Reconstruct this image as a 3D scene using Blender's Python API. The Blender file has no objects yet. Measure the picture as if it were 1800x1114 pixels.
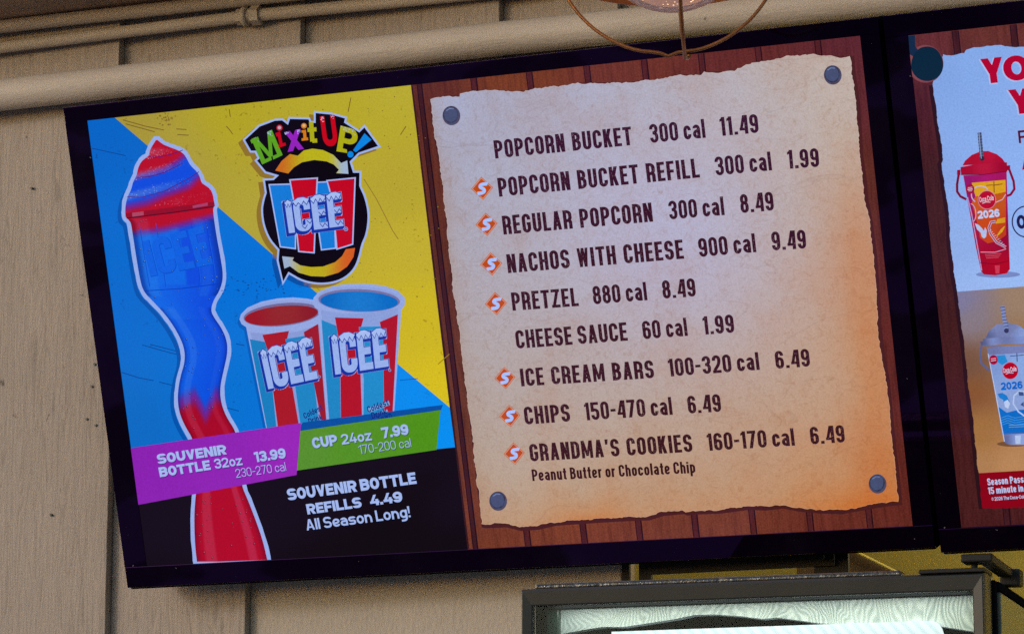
import bpy, bmesh, math, random
from mathutils import Vector, Matrix
from mathutils.geometry import delaunay_2d_cdt
random.seed(7)
SC = bpy.context.scene
COL = SC.collection
# ------------------------------------------------------------------ camera
FPX = 5800.0
R = Matrix(((9.25745086e-01, -7.43610989e-02, -3.70764699e-01),
            (3.78147995e-01, 1.82975621e-01, 9.07482240e-01),
            (3.59524481e-04, -9.80301152e-01, 1.97508282e-01)))
CAM = Vector((1.82, -4.5456, 1.585))
cam = bpy.data.cameras.new('camera')
cam.sensor_width = 36.0
cam.lens = FPX / 1800 * 36
cam.clip_start = 0.05
cam.clip_end = 500
camo = bpy.data.objects.new('camera', cam)
COL.objects.link(camo)
mw = Matrix.Identity(4)
for i in range(3):
    mw[i][0] = R[i][0]
    mw[i][1] = -R[i][1]
    mw[i][2] = -R[i][2]
    mw[i][3] = CAM[i]
camo.matrix_world = mw
SC.camera = camo
# ------------------------------------------------------------------ light
EXPO = 0.2
SUN_EL, SUN_AZ = 14.0, 38.0          # degrees; azimuth to the left of straight out from the wall
w = bpy.data.worlds.new('World')
SC.world = w
w.use_nodes = True
nt = w.node_tree
sky = nt.nodes.new('ShaderNodeTexSky')
sky.sky_type = 'NISHITA'
sky.sun_disc = False
sky.sun_elevation = math.radians(SUN_EL)
sky.sun_rotation = math.radians(180 + SUN_AZ)
bg = nt.nodes['Background']
bg.inputs[1].default_value = 0.15
nt.links.new(sky.outputs[0], bg.inputs[0])
sun = bpy.data.lights.new('sun', 'SUN')
sun.energy = 0.5
sun.angle = math.radians(9)
sun.color = (1.0, 0.97, 0.96)
suno = bpy.data.objects.new('sun', sun)
COL.objects.link(suno)
e, a = math.radians(SUN_EL), math.radians(SUN_AZ)
sdir = Vector((math.sin(a) * math.cos(e), math.cos(a) * math.cos(e), -math.sin(e)))
suno.rotation_euler = sdir.to_track_quat('-Z', 'Y').to_euler()
SC.view_settings.view_transform = 'Standard'
SC.view_settings.look = 'None'
SC.view_settings.exposure = EXPO
SC.view_settings.gamma = 1.0
SC.view_settings.use_curve_mapping = False
SC.cycles.use_denoising = False
SC.cycles.denoiser = 'OPENIMAGEDENOISE'
SC.cycles.use_light_tree = False
SC.cycles.max_bounces = 8
# ------------------------------------------------------------------ basics
def s2l(c):
    out = []
    for v in c[:3]:
        v = v / 255.0
        out.append(v / 12.92 if v <= 0.04045 else ((v + 0.055) / 1.055) ** 2.4)
    return tuple(out) + (1.0,)

def ray(px, py):
    return (R @ Vector(((px - 900) / FPX, (py - 557) / FPX, 1.0)))

def on_y(px, py, y):
    d = ray(px, py)
    return CAM + d * ((y - CAM.y) / d.y)

def tag(o, label=None, cat=None, group=None, kind=None):
    if label: o['label'] = label
    if cat: o['category'] = cat
    if group: o['group'] = group
    if kind: o['kind'] = kind
    return o

def empty(name, loc, label, cat, group=None):
    o = bpy.data.objects.new(name, None)
    COL.objects.link(o)
    o.location = loc
    o.empty_display_size = 0.05
    return tag(o, label, cat, group)

def add_box(bm, x0, x1, y0, y1, z0, z1, bevel=0.0):
    b2 = bmesh.new()
    vs = [b2.verts.new((x, y, z)) for x in (x0, x1) for y in (y0, y1) for z in (z0, z1)]
    for idx in ((0, 1, 3, 2), (4, 6, 7, 5), (0, 4, 5, 1), (2, 3, 7, 6), (0, 2, 6, 4), (1, 5, 7, 3)):
        b2.faces.new([vs[i] for i in idx])
    bmesh.ops.recalc_face_normals(b2, faces=b2.faces)
    if bevel:
        bmesh.ops.bevel(b2, geom=b2.edges[:], offset=bevel, segments=2, affect='EDGES', profile=0.5)
    me = bpy.data.meshes.new('tmp')
    b2.to_mesh(me); b2.free()
    bm.from_mesh(me)
    bpy.data.meshes.remove(me)

def add_tube(bm, pts, r, n=14, cap=True, closed=False):
    pts = [Vector(p) for p in pts]
    rings = []
    N = len(pts)
    ref = None
    for i, p in enumerate(pts):
        if closed:
            t = pts[(i + 1) % N] - pts[(i - 1) % N]
        else:
            t = pts[min(i + 1, N - 1)] - pts[max(i - 1, 0)]
        t.normalize()
        if ref is None:
            ref = t.orthogonal().normalized()
        u = (ref - t * ref.dot(t)).normalized()
        ref = u
        v = t.cross(u)
        rr = r[i] if isinstance(r, (list, tuple)) else r
        rings.append([bm.verts.new(p + (u * math.cos(2 * math.pi * k / n) + v * math.sin(2 * math.pi * k / n)) * rr) for k in range(n)])
    for i in range(N if closed else N - 1):
        A, B = rings[i], rings[(i + 1) % N]
        for k in range(n):
            bm.faces.new((A[k], A[(k + 1) % n], B[(k + 1) % n], B[k]))
    if cap and not closed:
        bm.faces.new(rings[0][::-1]); bm.faces.new(rings[-1])

# ------------------------------------------------------------------ node helpers
def new_mat(name):
    m = bpy.data.materials.new(name)
    m.use_nodes = True
    t = m.node_tree
    return m, t, t.nodes['Principled BSDF']

def nd(t, typ, **kw):
    n = t.nodes.new(typ)
    for k, v in kw.items():
        if k == 'ins':
            for kk, vv in v.items():
                n.inputs[kk].default_value = vv
        else:
            setattr(n, k, v)
    return n

def noise(t, coord, scale, detail=4, rough=0.55, vec_scale=None, dist=0.0):
    n = nd(t, 'ShaderNodeTexNoise', ins={'Scale': scale, 'Detail': detail, 'Roughness': rough, 'Distortion': dist})
    if vec_scale:
        mp = nd(t, 'ShaderNodeMapping', ins={'Scale': vec_scale})
        t.links.new(coord, mp.inputs[0])
        coord = mp.outputs[0]
    t.links.new(coord, n.inputs['Vector'])
    return n.outputs['Fac']

def ramp(t, fac, stops):
    r = nd(t, 'ShaderNodeValToRGB')
    el = r.color_ramp.elements
    while len(el) < len(stops):
        el.new(0.5)
    for s, (p, c) in zip(el, stops):
        s.position = p
        s.color = c if len(c) == 4 else tuple(c) + (1,)
    t.links.new(fac, r.inputs[0])
    return r.outputs[0]

def mix(t, a, b, fac, mode='MIX'):
    m = nd(t, 'ShaderNodeMix', data_type='RGBA', blend_type=mode)
    for sock, v in ((m.inputs[0], fac), (m.inputs[6], a), (m.inputs[7], b)):
        if hasattr(v, 'links'): t.links.new(v, sock)
        else: sock.default_value = v
    return m.outputs[2]

def math_(t, op, a, b=0.0):
    m = nd(t, 'ShaderNodeMath', operation=op)
    for i, v in enumerate((a, b)):
        if hasattr(v, 'links'): t.links.new(v, m.inputs[i])
        else: m.inputs[i].default_value = v
    return m.outputs[0]

def objco(t):
    return nd(t, 'ShaderNodeTexCoord').outputs['Object']

def g(v): return (v, v, v, 1)

# ------------------------------------------------------------------ materials
def paint_mat(name, base, grain=(6.0, 6.0, 0.75), pits=0.62, bump=0.42, spots=True):
    """old beige paint over rough sawn wood; grain runs along z"""
    m, t, p = new_mat(name)
    co = objco(t)
    big = noise(t, co, 2.2, 4, 0.6)
    fine = noise(t, co, 11.0, 8, 0.68, grain, 1.6)
    grit = noise(t, co, 240.0, 3, 0.6)
    c1 = tuple(v * 0.93 for v in base); c2 = tuple(v * 1.06 for v in base)
    col = ramp(t, big, [(0.3, c1), (0.7, c2)])
    dark = tuple(v * 0.62 for v in base)
    cr = ramp(t, fine, [(0.28, g(0.85)), (0.40, g(0.3)), (0.48, g(0))])
    ring = noise(t, co, 5.0, 5, 0.6, (9, 9, 0.55), 2.2)
    cr2 = ramp(t, ring, [(0.43, g(0)), (0.46, g(0.42)), (0.475, g(0.06)), (0.54, g(0)), (0.56, g(0.36)), (0.575, g(0))])
    col = mix(t, col, dark + (1,), cr)
    if spots:
        sp = noise(t, co, 48.0, 6, 0.74, (1.0, 1.0, 0.5), 0.6)
        s = ramp(t, sp, [(0.0, g(1)), (0.31, g(0.95)), (0.36, g(0))])
        col = mix(t, col, tuple(v * 0.30 for v in base) + (1,), s)
    t.links.new(col, p.inputs['Base Color'])
    p.inputs['Roughness'].default_value = 0.72
    p.inputs['Specular IOR Level'].default_value = 0.25
    h = math_(t, 'ADD', math_(t, 'ADD', math_(t, 'MULTIPLY', fine, 1.0), math_(t, 'MULTIPLY', ring, 0.8)), math_(t, 'MULTIPLY', grit, 0.16))
    b = nd(t, 'ShaderNodeBump', ins={'Strength': bump, 'Distance': 0.012})
    t.links.new(h, b.inputs['Height'])
    t.links.new(b.outputs[0], p.inputs['Normal'])
    return m

BEIGE = (0.345, 0.292, 0.255)
M_plank = paint_mat('painted_rough_wood', BEIGE)
def stucco_mat():
    m, t, p = new_mat('painted_stipple_panel')
    co = objco(t)
    n1 = noise(t, co, 150, 4, 0.6, (1, 1, 0.45))
    n2 = noise(t, co, 3, 3)
    sp = noise(t, co, 46, 5, 0.7)
    col = ramp(t, n2, [(0.3, (0.345, 0.300, 0.258)), (0.7, (0.41, 0.358, 0.308))])
    s = ramp(t, sp, [(0.0, g(1)), (0.22, g(0.8)), (0.27, g(0))])
    col = mix(t, col, (0.10, 0.07, 0.05, 1), s)
    t.links.new(col, p.inputs['Base Color'])
    p.inputs['Roughness'].default_value = 0.7
    b = nd(t, 'ShaderNodeBump', ins={'Strength': 0.55, 'Distance': 0.004})
    t.links.new(n1, b.inputs['Height'])
    t.links.new(b.outputs[0], p.inputs['Normal'])
    return m
M_stucco = stucco_mat()

def pipe_mat():
    m, t, p = new_mat('beige_painted_conduit')
    co = objco(t)
    n1 = noise(t, co, 5, 4, 0.6, (1, 3, 3))
    n2 = noise(t, co, 170, 3, 0.6)
    cr = noise(t, co, 22, 8, 0.7, (0.5, 3, 3), 1.2)
    sp = noise(t, co, 60, 4, 0.7)
    col = ramp(t, n1, [(0.3, (0.41, 0.358, 0.316)), (0.7, (0.48, 0.424, 0.378))])
    s = ramp(t, cr, [(0.0, g(1)), (0.30, g(0.8)), (0.325, g(0))])
    col = mix(t, col, (0.16, 0.11, 0.075, 1), s)
    s2 = ramp(t, sp, [(0.0, g(1)), (0.26, g(0.8)), (0.30, g(0))])
    col = mix(t, col, (0.12, 0.09, 0.06, 1), s2)
    t.links.new(col, p.inputs['Base Color'])
    p.inputs['Roughness'].default_value = 0.5
    p.inputs['Specular IOR Level'].default_value = 0.3
    h = math_(t, 'ADD', math_(t, 'MULTIPLY', n2, 0.25), cr)
    b = nd(t, 'ShaderNodeBump', ins={'Strength': 0.35, 'Distance': 0.006})
    t.links.new(h, b.inputs['Height'])
    t.links.new(b.outputs[0], p.inputs['Normal'])
    return m
M_pipe = pipe_mat()

def simple(name, col, rough=0.5, metal=0.0, spec=0.5, var=0.12, nscale=30, bump=0.0, bscale=200):
    m, t, p = new_mat(name)
    co = objco(t)
    n = noise(t, co, nscale, 5, 0.6)
    c = ramp(t, n, [(0.3, tuple(v * (1 - var) for v in col)), (0.7, tuple(v * (1 + var) for v in col))])
    t.links.new(c, p.inputs['Base Color'])
    p.inputs['Roughness'].default_value = rough
    p.inputs['Metallic'].default_value = metal
    p.inputs['Specular IOR Level'].default_value = spec
    if bump:
        b = nd(t, 'ShaderNodeBump', ins={'Strength': bump, 'Distance': 0.003})
        t.links.new(noise(t, co, bscale, 4, 0.6), b.inputs['Height'])
        t.links.new(b.outputs[0], p.inputs['Normal'])
    return m

M_soffit = simple('brown_soffit_paint', (0.40, 0.27, 0.19), 0.7, bump=0.3, bscale=60)
def ground_mat():
    m, t, p = new_mat('patchy_paving')
    co = objco(t)
    n = noise(t, co, 0.9, 3, 0.5)
    c = ramp(t, n, [(0.50, (0.06, 0.055, 0.06)), (0.507, (0.60, 0.56, 0.54)), (0.60, (0.50, 0.47, 0.46)), (0.607, (0.08, 0.07, 0.08))])  # hard-edged light and dark patches added for the screen glass to reflect
    t.links.new(c, p.inputs['Base Color'])
    p.inputs['Roughness'].default_value = 0.8
    return m
M_ground = ground_mat()
M_black = simple('black_plastic', (0.007, 0.007, 0.008), 0.9, spec=0.0)
M_mount = simple('black_steel', (0.010, 0.010, 0.010), 0.6, spec=0.25)
M_grey = simple('charcoal_door_profile', (0.014, 0.016, 0.016), 0.48, spec=0.4, var=0.2, nscale=14)
M_lip = simple('wrinkled_black_rubber', (0.02, 0.022, 0.022), 0.22, spec=0.9, bump=1.0, bscale=75)
M_copper = simple('aged_copper_wire', (0.30, 0.125, 0.045), 0.42, 0.85, var=0.3, nscale=22, bump=0.2)
M_yellow = simple('yellow_interior_paint', (0.50, 0.385, 0.062), 0.75, var=0.06, nscale=8, bump=0.15)
M_brown = simple('ochre_board', (0.20, 0.115, 0.04), 0.7, var=0.1)
M_trim = simple('yellow_trim', (0.75, 0.58, 0.12), 0.5)
M_teal = simple('green_cabinet_side', (0.035, 0.060, 0.050), 0.3, var=0.25, nscale=12)
M_hole = simple('dark_cavity', (0.002, 0.012, 0.014), 0.5)

def bezel_mat():
    m, t, p = new_mat('black_glass_bezel')
    co = objco(t)
    d = noise(t, co, 150, 2, 0.5)
    d2 = noise(t, co, 5, 4, 0.7)
    dust = ramp(t, d, [(0.0, g(0)), (0.765, g(0)), (0.80, g(1))])
    smear = ramp(t, d2, [(0.5, g(0)), (0.8, g(0.03))])
    c = mix(t, (0.0022, 0.0006, 0.0045, 1), (0.16, 0.15, 0.15, 1), dust)  # faint purple of the reflections put into the black base colour
    c = mix(t, c, (0.1, 0.1, 0.14, 1), smear)
    t.links.new(c, p.inputs['Base Color'])
    p.inputs['Roughness'].default_value = 0.025
    p.inputs['Specular IOR Level'].default_value = 0.34
    p.inputs['Specular Tint'].default_value = (0.44, 0.16, 1.0, 1)
    return m
M_bezel = bezel_mat()

def art_mat(name, kind='flat'):
    """pixels of the lit display: colour comes from the mesh, pattern from nodes"""
    m, t, p = new_mat(name)
    co = objco(t)
    ca = nd(t, 'ShaderNodeVertexColor', layer_name='Col')
    col = ca.outputs[0]
    fine = noise(t, co, 420, 2, 0.6)
    amp = 0.11
    if kind == 'paper':
        fib = noise(t, co, 75, 8, 0.75, (1.0, 1, 1.0), 1.5)
        big = noise(t, co, 7.5, 6, 0.65)
        f1 = ramp(t, fib, [(0.24, g(1)), (0.38, g(0.5)), (0.50, g(0))])
        b1 = ramp(t, big, [(0.46, g(0)), (0.54, g(0.16)), (0.68, g(0.5))])
        col = mix(t, col, mix(t, col, (0.85, 0.70, 0.58, 1), 1.0, 'MULTIPLY'), f1)
        col = mix(t, col, mix(t, col, (0.96, 0.74, 0.58, 1), 1.0, 'MULTIPLY'), b1)
        cre = noise(t, co, 3.0, 3, 0.5, (1.0, 1, 3.0), 1.5)
        c1 = ramp(t, cre, [(0.495, g(0)), (0.5, g(0.35)), (0.505, g(0))])
        col = mix(t, col, mix(t, col, (0.72, 0.62, 0.6, 1), 1.0, 'MULTIPLY'), c1)
    elif kind == 'wood':
        gr = noise(t, co, 26, 8, 0.7, (6, 1, 0.6), 0.5)
        kn = noise(t, co, 9, 4, 0.6)
        f1 = ramp(t, gr, [(0.28, g(1)), (0.5, g(0.3)), (0.68, g(0))])
        col = mix(t, col, mix(t, col, (0.50, 0.45, 0.48, 1), 1.0, 'MULTIPLY'), f1)
        f2 = ramp(t, kn, [(0.62, g(0)), (0.75, g(0.5))])
        col = mix(t, col, mix(t, col, (0.6, 0.5, 0.5, 1), 1.0, 'MULTIPLY'), f2)
        amp = 0.3
    elif kind == 'grunge':
        msk = noise(t, co, 6, 3, 0.6)
        sp = noise(t, co, 85, 5, 0.75)
        s = ramp(t, math_(t, 'ADD', sp, math_(t, 'MULTIPLY', msk, 0.42)), [(0.835, g(0)), (0.865, g(0.62))])
        col = mix(t, col, mix(t, col, (0.50, 0.42, 0.42, 1), 1.0, 'MULTIPLY'), s)
    elif kind == 'ink':
        wr = noise(t, co, 330, 5, 0.75)
        s = ramp(t, wr, [(0.56, g(0)), (0.64, g(0.42))])
        col = mix(t, col, s2l((150, 120, 130)), s)
        amp = 0.0
    elif kind == 'ice':
        wr = noise(t, co, 260, 5, 0.75)
        s = ramp(t, wr, [(0.54, g(0)), (0.70, g(0.10))])
        col = mix(t, col, s2l((150, 170, 225)), s)
    elif kind == 'tack':
        wr = noise(t, co, 120, 5, 0.7)
        s = ramp(t, wr, [(0.35, g(0)), (0.65, g(0.8))])
        col = mix(t, col, s2l((72, 84, 122)), s)
    if amp:
        k = nd(t, 'ShaderNodeMapRange', ins={'From Min': 0.25, 'From Max': 0.75, 'To Min': 1 - amp, 'To Max': 1 + amp})
        t.links.new(fine, k.inputs[0])
        cc = nd(t, 'ShaderNodeCombineColor')
        for i in range(3): t.links.new(k.outputs[0], cc.inputs[i])
        col = mix(t, col, cc.outputs[0], 1.0, 'MULTIPLY')
    p.inputs['Base Color'].default_value = (0.0, 0.0, 0.0, 1)
    t.links.new(col, p.inputs['Emission Color'])
    p.inputs['Emission Strength'].default_value = 2 ** (-EXPO)
    p.inputs['Roughness'].default_value = 0.08
    p.inputs['Specular IOR Level'].default_value = 0.42
    p.inputs['Specular Tint'].default_value = (0.60, 0.25, 1.0, 1)
    m.cycles.emission_sampling = 'NONE'
    return m
ART = {k: art_mat('display_' + k, k) for k in ('flat', 'paper', 'wood', 'grunge', 'ink', 'ice', 'tack')}

# ------------------------------------------------------------------ display frame of reference
TILT = math.radians(18.5)
EX = Vector((1, 0, 0)); EZ = Vector((0, -math.sin(TILT), math.cos(TILT))); EY = EZ.cross(EX)  # EY points into the screen
TL1 = CAM + Vector((-2.42025062, 4.22758808, 1.27484423))
TL2 = TL1 + EX * 1.2771 - EZ * 0.0065
AW, AH = 1.21, 0.6857

class TV:
    def __init__(self, tl, label, lb=(0.0378, 0.0275, 0.0235, 0.0322)):
        self.tl = tl
        self.o = empty('digital_menu_board', (0, 0, 0), label, 'menu screen', 'wall mounted menu screens')
        m = Matrix.Identity(4)
        for i in range(3):
            m[i][0], m[i][1], m[i][2], m[i][3] = EX[i], EY[i], EZ[i], tl[i]
        self.o.matrix_basis = m
        self.layer = 1
        l, r, tp, bt = lb
        # bezel: four bars round the picture, proud of it by 1 mm, in front of the case
        bm = bmesh.new()
        d0, d1 = -0.0012, 0.006
        add_box(bm, -l, AW + r, d0, d1, 0.0, tp, 0.0008)
        add_box(bm, -l, AW + r, d0, d1, -AH - bt, -AH, 0.0008)
        add_box(bm, -l, -0.0, d0, d1, -AH + 0.0, -0.0, 0.0)
        add_box(bm, AW, AW + r, d0, d1, -AH, -0.0, 0.0)
        self.bezel = self.part('bezel', bm, M_bezel)
        bm = bmesh.new()
        add_box(bm, -l + 0.001, AW + r - 0.001, 0.0062, 0.062, -AH - bt - 0.004, tp - 0.001, 0.002)
        self.case = self.part('rear_case', bm, M_black)
        bm = bmesh.new()
        vs = [bm.verts.new(v) for v in ((0, 0, 0), (AW, 0, 0), (AW, 0, -AH), (0, 0, -AH), (0, 0.006, 0), (AW, 0.006, 0), (AW, 0.006, -AH), (0, 0.006, -AH))]
        bm.faces.new(vs[:4]); bm.faces.new(vs[4:])
        self.screen = self.part('display_screen', bm, M_bezel)
    def part(self, name, bm, mat, parent=None):
        me = bpy.data.meshes.new(name)
        bmesh.ops.recalc_face_normals(bm, faces=bm.faces)
        bm.to_mesh(me); bm.free()
        me.materials.append(mat)
        o = bpy.data.objects.new(name, me)
        COL.objects.link(o)
        o.parent = parent or self.o
        return o
    def uv(self, px, py):
        d = ray(px, py)
        k = (self.tl - CAM).dot(EY) / d.dot(EY)
        q = CAM + d * k - self.tl
        return Vector((q.dot(EX), q.dot(EZ)))

def cr(p, layer):       # point of the display plane on a given layer
    return (p[0], -0.00012 * layer - 0.0001, p[1])

def disp(c, paper=False):
    """the display's own white point: bluish whites, and a panel that is not at full brightness"""
    if paper: return tuple(min(v * k, 250) for v, k in zip(c, (0.975, 0.982, 0.968)))
    if min(c) > 130 and c[2] >= c[0] + 6:
        return (c[0] * 0.90, c[1] * 0.94, min(c[2] * 0.99, 250))
    return (c[0] * 0.97, c[1] * 0.945, c[2] * 0.945)

class Art:
    """one printed element of the display picture: polygons with colours, all in the display plane"""
    def __init__(self, tv, paper=False):
        self.tv, self.v, self.f, self.c = tv, [], [], []
        self.paper = paper
        self.sub = 0.0
    def _add(self, pts, faces, cols, layer):
        n = len(self.v)
        self.v += [cr(p, layer + self.sub) for p in pts]
        self.c += [s2l(disp(c, self.paper)) for c in cols]
        self.f += [tuple(n + i for i in f) for f in faces]
        self.sub += 0.004
    def poly_uv(self, pts, col, layer):
        pts = clean(pts)
        r = delaunay_2d_cdt([Vector(p) for p in pts], [], [list(range(len(pts)))], 1, 1e-7)
        self._add(r[0], r[2], [col] * len(r[0]), layer)
    def poly(self, pts, col, layer, grid=0):
        """polygon in photo pixels, col = colour or function(px, py)"""
        pts = clean(pts)
        vs = [Vector(p) for p in pts]
        loop = list(range(len(vs)))
        if grid:
            vs2, loop = [], []
            for i, p in enumerate(vs):
                q = vs[(i + 1) % len(vs)]
                k = max(1, int((q - p).length / grid))
                for j in range(k):
                    loop.append(len(vs2)); vs2.append(p.lerp(q, j / k))
            vs = vs2
            bd = list(vs)
            xs = [p.x for p in vs]; ys = [p.y for p in vs]
            y = min(ys) + grid * 0.5
            while y < max(ys):
                x = min(xs) + grid * 0.5
                while x < max(xs):
                    if inside(x, y, bd): vs.append(Vector((x, y)))
                    x += grid
                y += grid
        r = delaunay_2d_cdt(vs, [], [loop], 1, 1e-4)
        cols = [col(p.x, p.y) if callable(col) else col for p in r[0]]
        self._add([self.tv.uv(p.x, p.y) for p in r[0]], r[2], cols, layer)
    def line(self, pts, wpx, col, layer, closed=False):
        for q in ribbon([Vector(p) for p in pts], wpx, closed):
            self._add([self.tv.uv(*p) for p in q], [(0, 1, 2, 3)], [col] * 4, layer)
    def disc(self, cx, cy, rx, ry, col, layer, n=28, rot=0.0):
        self.poly(ell(cx, cy, rx, ry, n, rot), col, layer)
    def build(self, name, mat, label=None):
        me = bpy.data.meshes.new(name)
        me.from_pydata(self.v, [], self.f)
        at = me.color_attributes.new('Col', 'FLOAT_COLOR', 'POINT')
        for i, c in enumerate(self.c): at.data[i].color = c
        bm = bmesh.new(); bm.from_mesh(me)
        for f in bm.faces:
            if f.normal.y > 0: f.normal_flip()
        bm.to_mesh(me); bm.free()
        me.materials.append(ART[mat])
        o = bpy.data.objects.new(name, me)
        COL.objects.link(o)
        o.parent = self.tv.screen
        if label: o['label'] = label
        return o

def clean(pts):
    out = []
    for p in pts:
        if not out or (abs(p[0] - out[-1][0]) + abs(p[1] - out[-1][1])) > 1e-6: out.append(p)
    return out

def inside(x, y, P):
    c = False
    j = len(P) - 1
    for i in range(len(P)):
        a, b = P[i], P[j]
        if (a[1] > y) != (b[1] > y) and x < (b[0] - a[0]) * (y - a[1]) / (b[1] - a[1]) + a[0]:
            c = not c
        j = i
    return c

def ell(cx, cy, rx, ry, n=28, rot=0.0, a0=0.0, a1=None):
    a1 = 2 * math.pi if a1 is None else a1
    full = abs(a1 - a0 - 2 * math.pi) < 1e-6
    m = n if full else n + 1
    out = []
    for i in range(m):
        t = a0 + (a1 - a0) * i / n
        x, y = rx * math.cos(t), ry * math.sin(t)
        out.append((cx + x * math.cos(rot) - y * math.sin(rot), cy + x * math.sin(rot) + y * math.cos(rot)))
    return out

def offset(P, d):
    """polygon grown by d (photo pixels)"""
    P = [Vector(p) for p in clean(P)]
    area = sum(P[i].x * P[(i + 1) % len(P)].y - P[(i + 1) % len(P)].x * P[i].y for i in range(len(P)))
    s = 1 if area > 0 else -1
    out = []
    for i in range(len(P)):
        a, b, c = P[i - 1], P[i], P[(i + 1) % len(P)]
        e1, e2 = (b - a).normalized(), (c - b).normalized()
        n1, n2 = Vector((e1.y, -e1.x)) * s, Vector((e2.y, -e2.x)) * s
        n = n1 + n2
        if n.length < 1e-6: n = n1.copy()
        n.normalize()
        k = min(1 / max(n.dot(n1), 0.3), 2.0)
        out.append(b + n * d * k)
    return [(p.x, p.y) for p in out]

def chaikin(P, n=2):
    for _ in range(n):
        q = [P[0]]
        for a, b in zip(P, P[1:]):
            q.append((a[0] * .75 + b[0] * .25, a[1] * .75 + b[1] * .25)); q.append((a[0] * .25 + b[0] * .75, a[1] * .25 + b[1] * .75))
        P = q + [P[-1]]
    return P

def jag(P, amp, step=5.0, seed=1):
    rnd = random.Random(seed)
    out = []
    P = [Vector(p) for p in P]
    v = 0.0
    for i in range(len(P)):
        a, b = P[i], P[(i + 1) % len(P)]
        L = (b - a).length
        k = max(1, int(L / step))
        nrm = Vector((-(b - a).y, (b - a).x)).normalized()
        for j in range(k):
            v = 0.55 * v + rnd.uniform(-1, 1) * amp
            out.append(tuple(a.lerp(b, (j + rnd.uniform(-.25, .25) if j else 0) / k) + nrm * v))
    return out

def ribbon(pts, wd, closed=False):
    n = len(pts)
    L, Rr = [], []
    for i in range(n):
        if closed:
            a, c = pts[i - 1], pts[(i + 1) % n]
        else:
            a, c = pts[max(i - 1, 0)], pts[min(i + 1, n - 1)]
        b = pts[i]
        e1 = (b - a).normalized() if (b - a).length > 1e-9 else (c - b).normalized()
        e2 = (c - b).normalized() if (c - b).length > 1e-9 else e1
        n1, n2 = Vector((-e1.y, e1.x)), Vector((-e2.y, e2.x))
        m = n1 + n2
        if m.length < 1e-6: m = n1.copy()
        m.normalize()
        k = wd * 0.5 * min(1 / max(m.dot(n1), 0.35), 1.8)
        L.append(b + m * k); Rr.append(b - m * k)
    out = []
    for i in range(n if closed else n - 1):
        j = (i + 1) % n
        out.append((L[i], L[j], Rr[j], Rr[i]))
    return out

def idw(samples, power=2.6):
    def f(x, y):
        ws, c = 0.0, [0.0, 0.0, 0.0]
        for sx, sy, col in samples:
            d = ((x - sx) ** 2 + (y - sy) ** 2) + 60.0
            k = d ** (-power / 2)
            ws += k
            for i in range(3): c[i] += col[i] * k
        return tuple(v / ws for v in c)
    return f

# ------------------------------------------------------------------ lettering: skeleton strokes
STY = {
    'cond': dict(w=0.40, t=0.160, r=0.17, xh=0.74, gap=0.085, sp=0.27),
    'condn': dict(w=0.42, t=0.162, r=0.17, xh=0.74, gap=0.08, sp=0.20),
    'bold': dict(w=0.78, t=0.245, r=0.36, xh=0.76, gap=0.055, sp=0.24),
    'semi': dict(w=0.72, t=0.175, r=0.34, xh=0.74, gap=0.075, sp=0.26),
    'thin': dict(w=0.60, t=0.085, r=0.30, xh=0.72, gap=0.10, sp=0.30),
    'ice': dict(w=0.50, t=0.180, r=0.14, xh=0.7, gap=0.06, sp=0.2),
    'hand': dict(w=0.62, t=0.17, r=0.28, xh=0.74, gap=0.10, sp=0.3),
    'slab': dict(w=0.70, t=0.21, r=0.22, xh=0.7, gap=0.06, sp=0.2),
}

def rnd_poly(pts, r, closed=False):
    pts = [Vector(p) for p in pts]
    n = len(pts)
    out = []
    for i in range(n):
        if not closed and i in (0, n - 1):
            out.append(pts[i]); continue
        a, b, c = pts[i - 1], pts[i], pts[(i + 1) % n]
        la, lc = (a - b).length, (c - b).length
        ka = 0.5 if (closed or i - 1 > 0) else 1.0
        kc = 0.5 if (closed or i + 1 < n - 1) else 1.0
        ra, rc = min(r, la * ka * 0.999), min(r, lc * kc * 0.999)
        A, C = b + (a - b).normalized() * ra, b + (c - b).normalized() * rc
        cen = A + C - b
        for k in range(7):
            th = math.pi / 2 * k / 6
            out.append(cen + (A - cen) * math.cos(th) + (C - cen) * math.sin(th))
    res = [out[0]]
    for p in out[1:]:
        if (p - res[-1]).length > 1e-5: res.append(p)
    if closed and (res[0] - res[-1]).length < 1e-5: res.pop()
    return res

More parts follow.
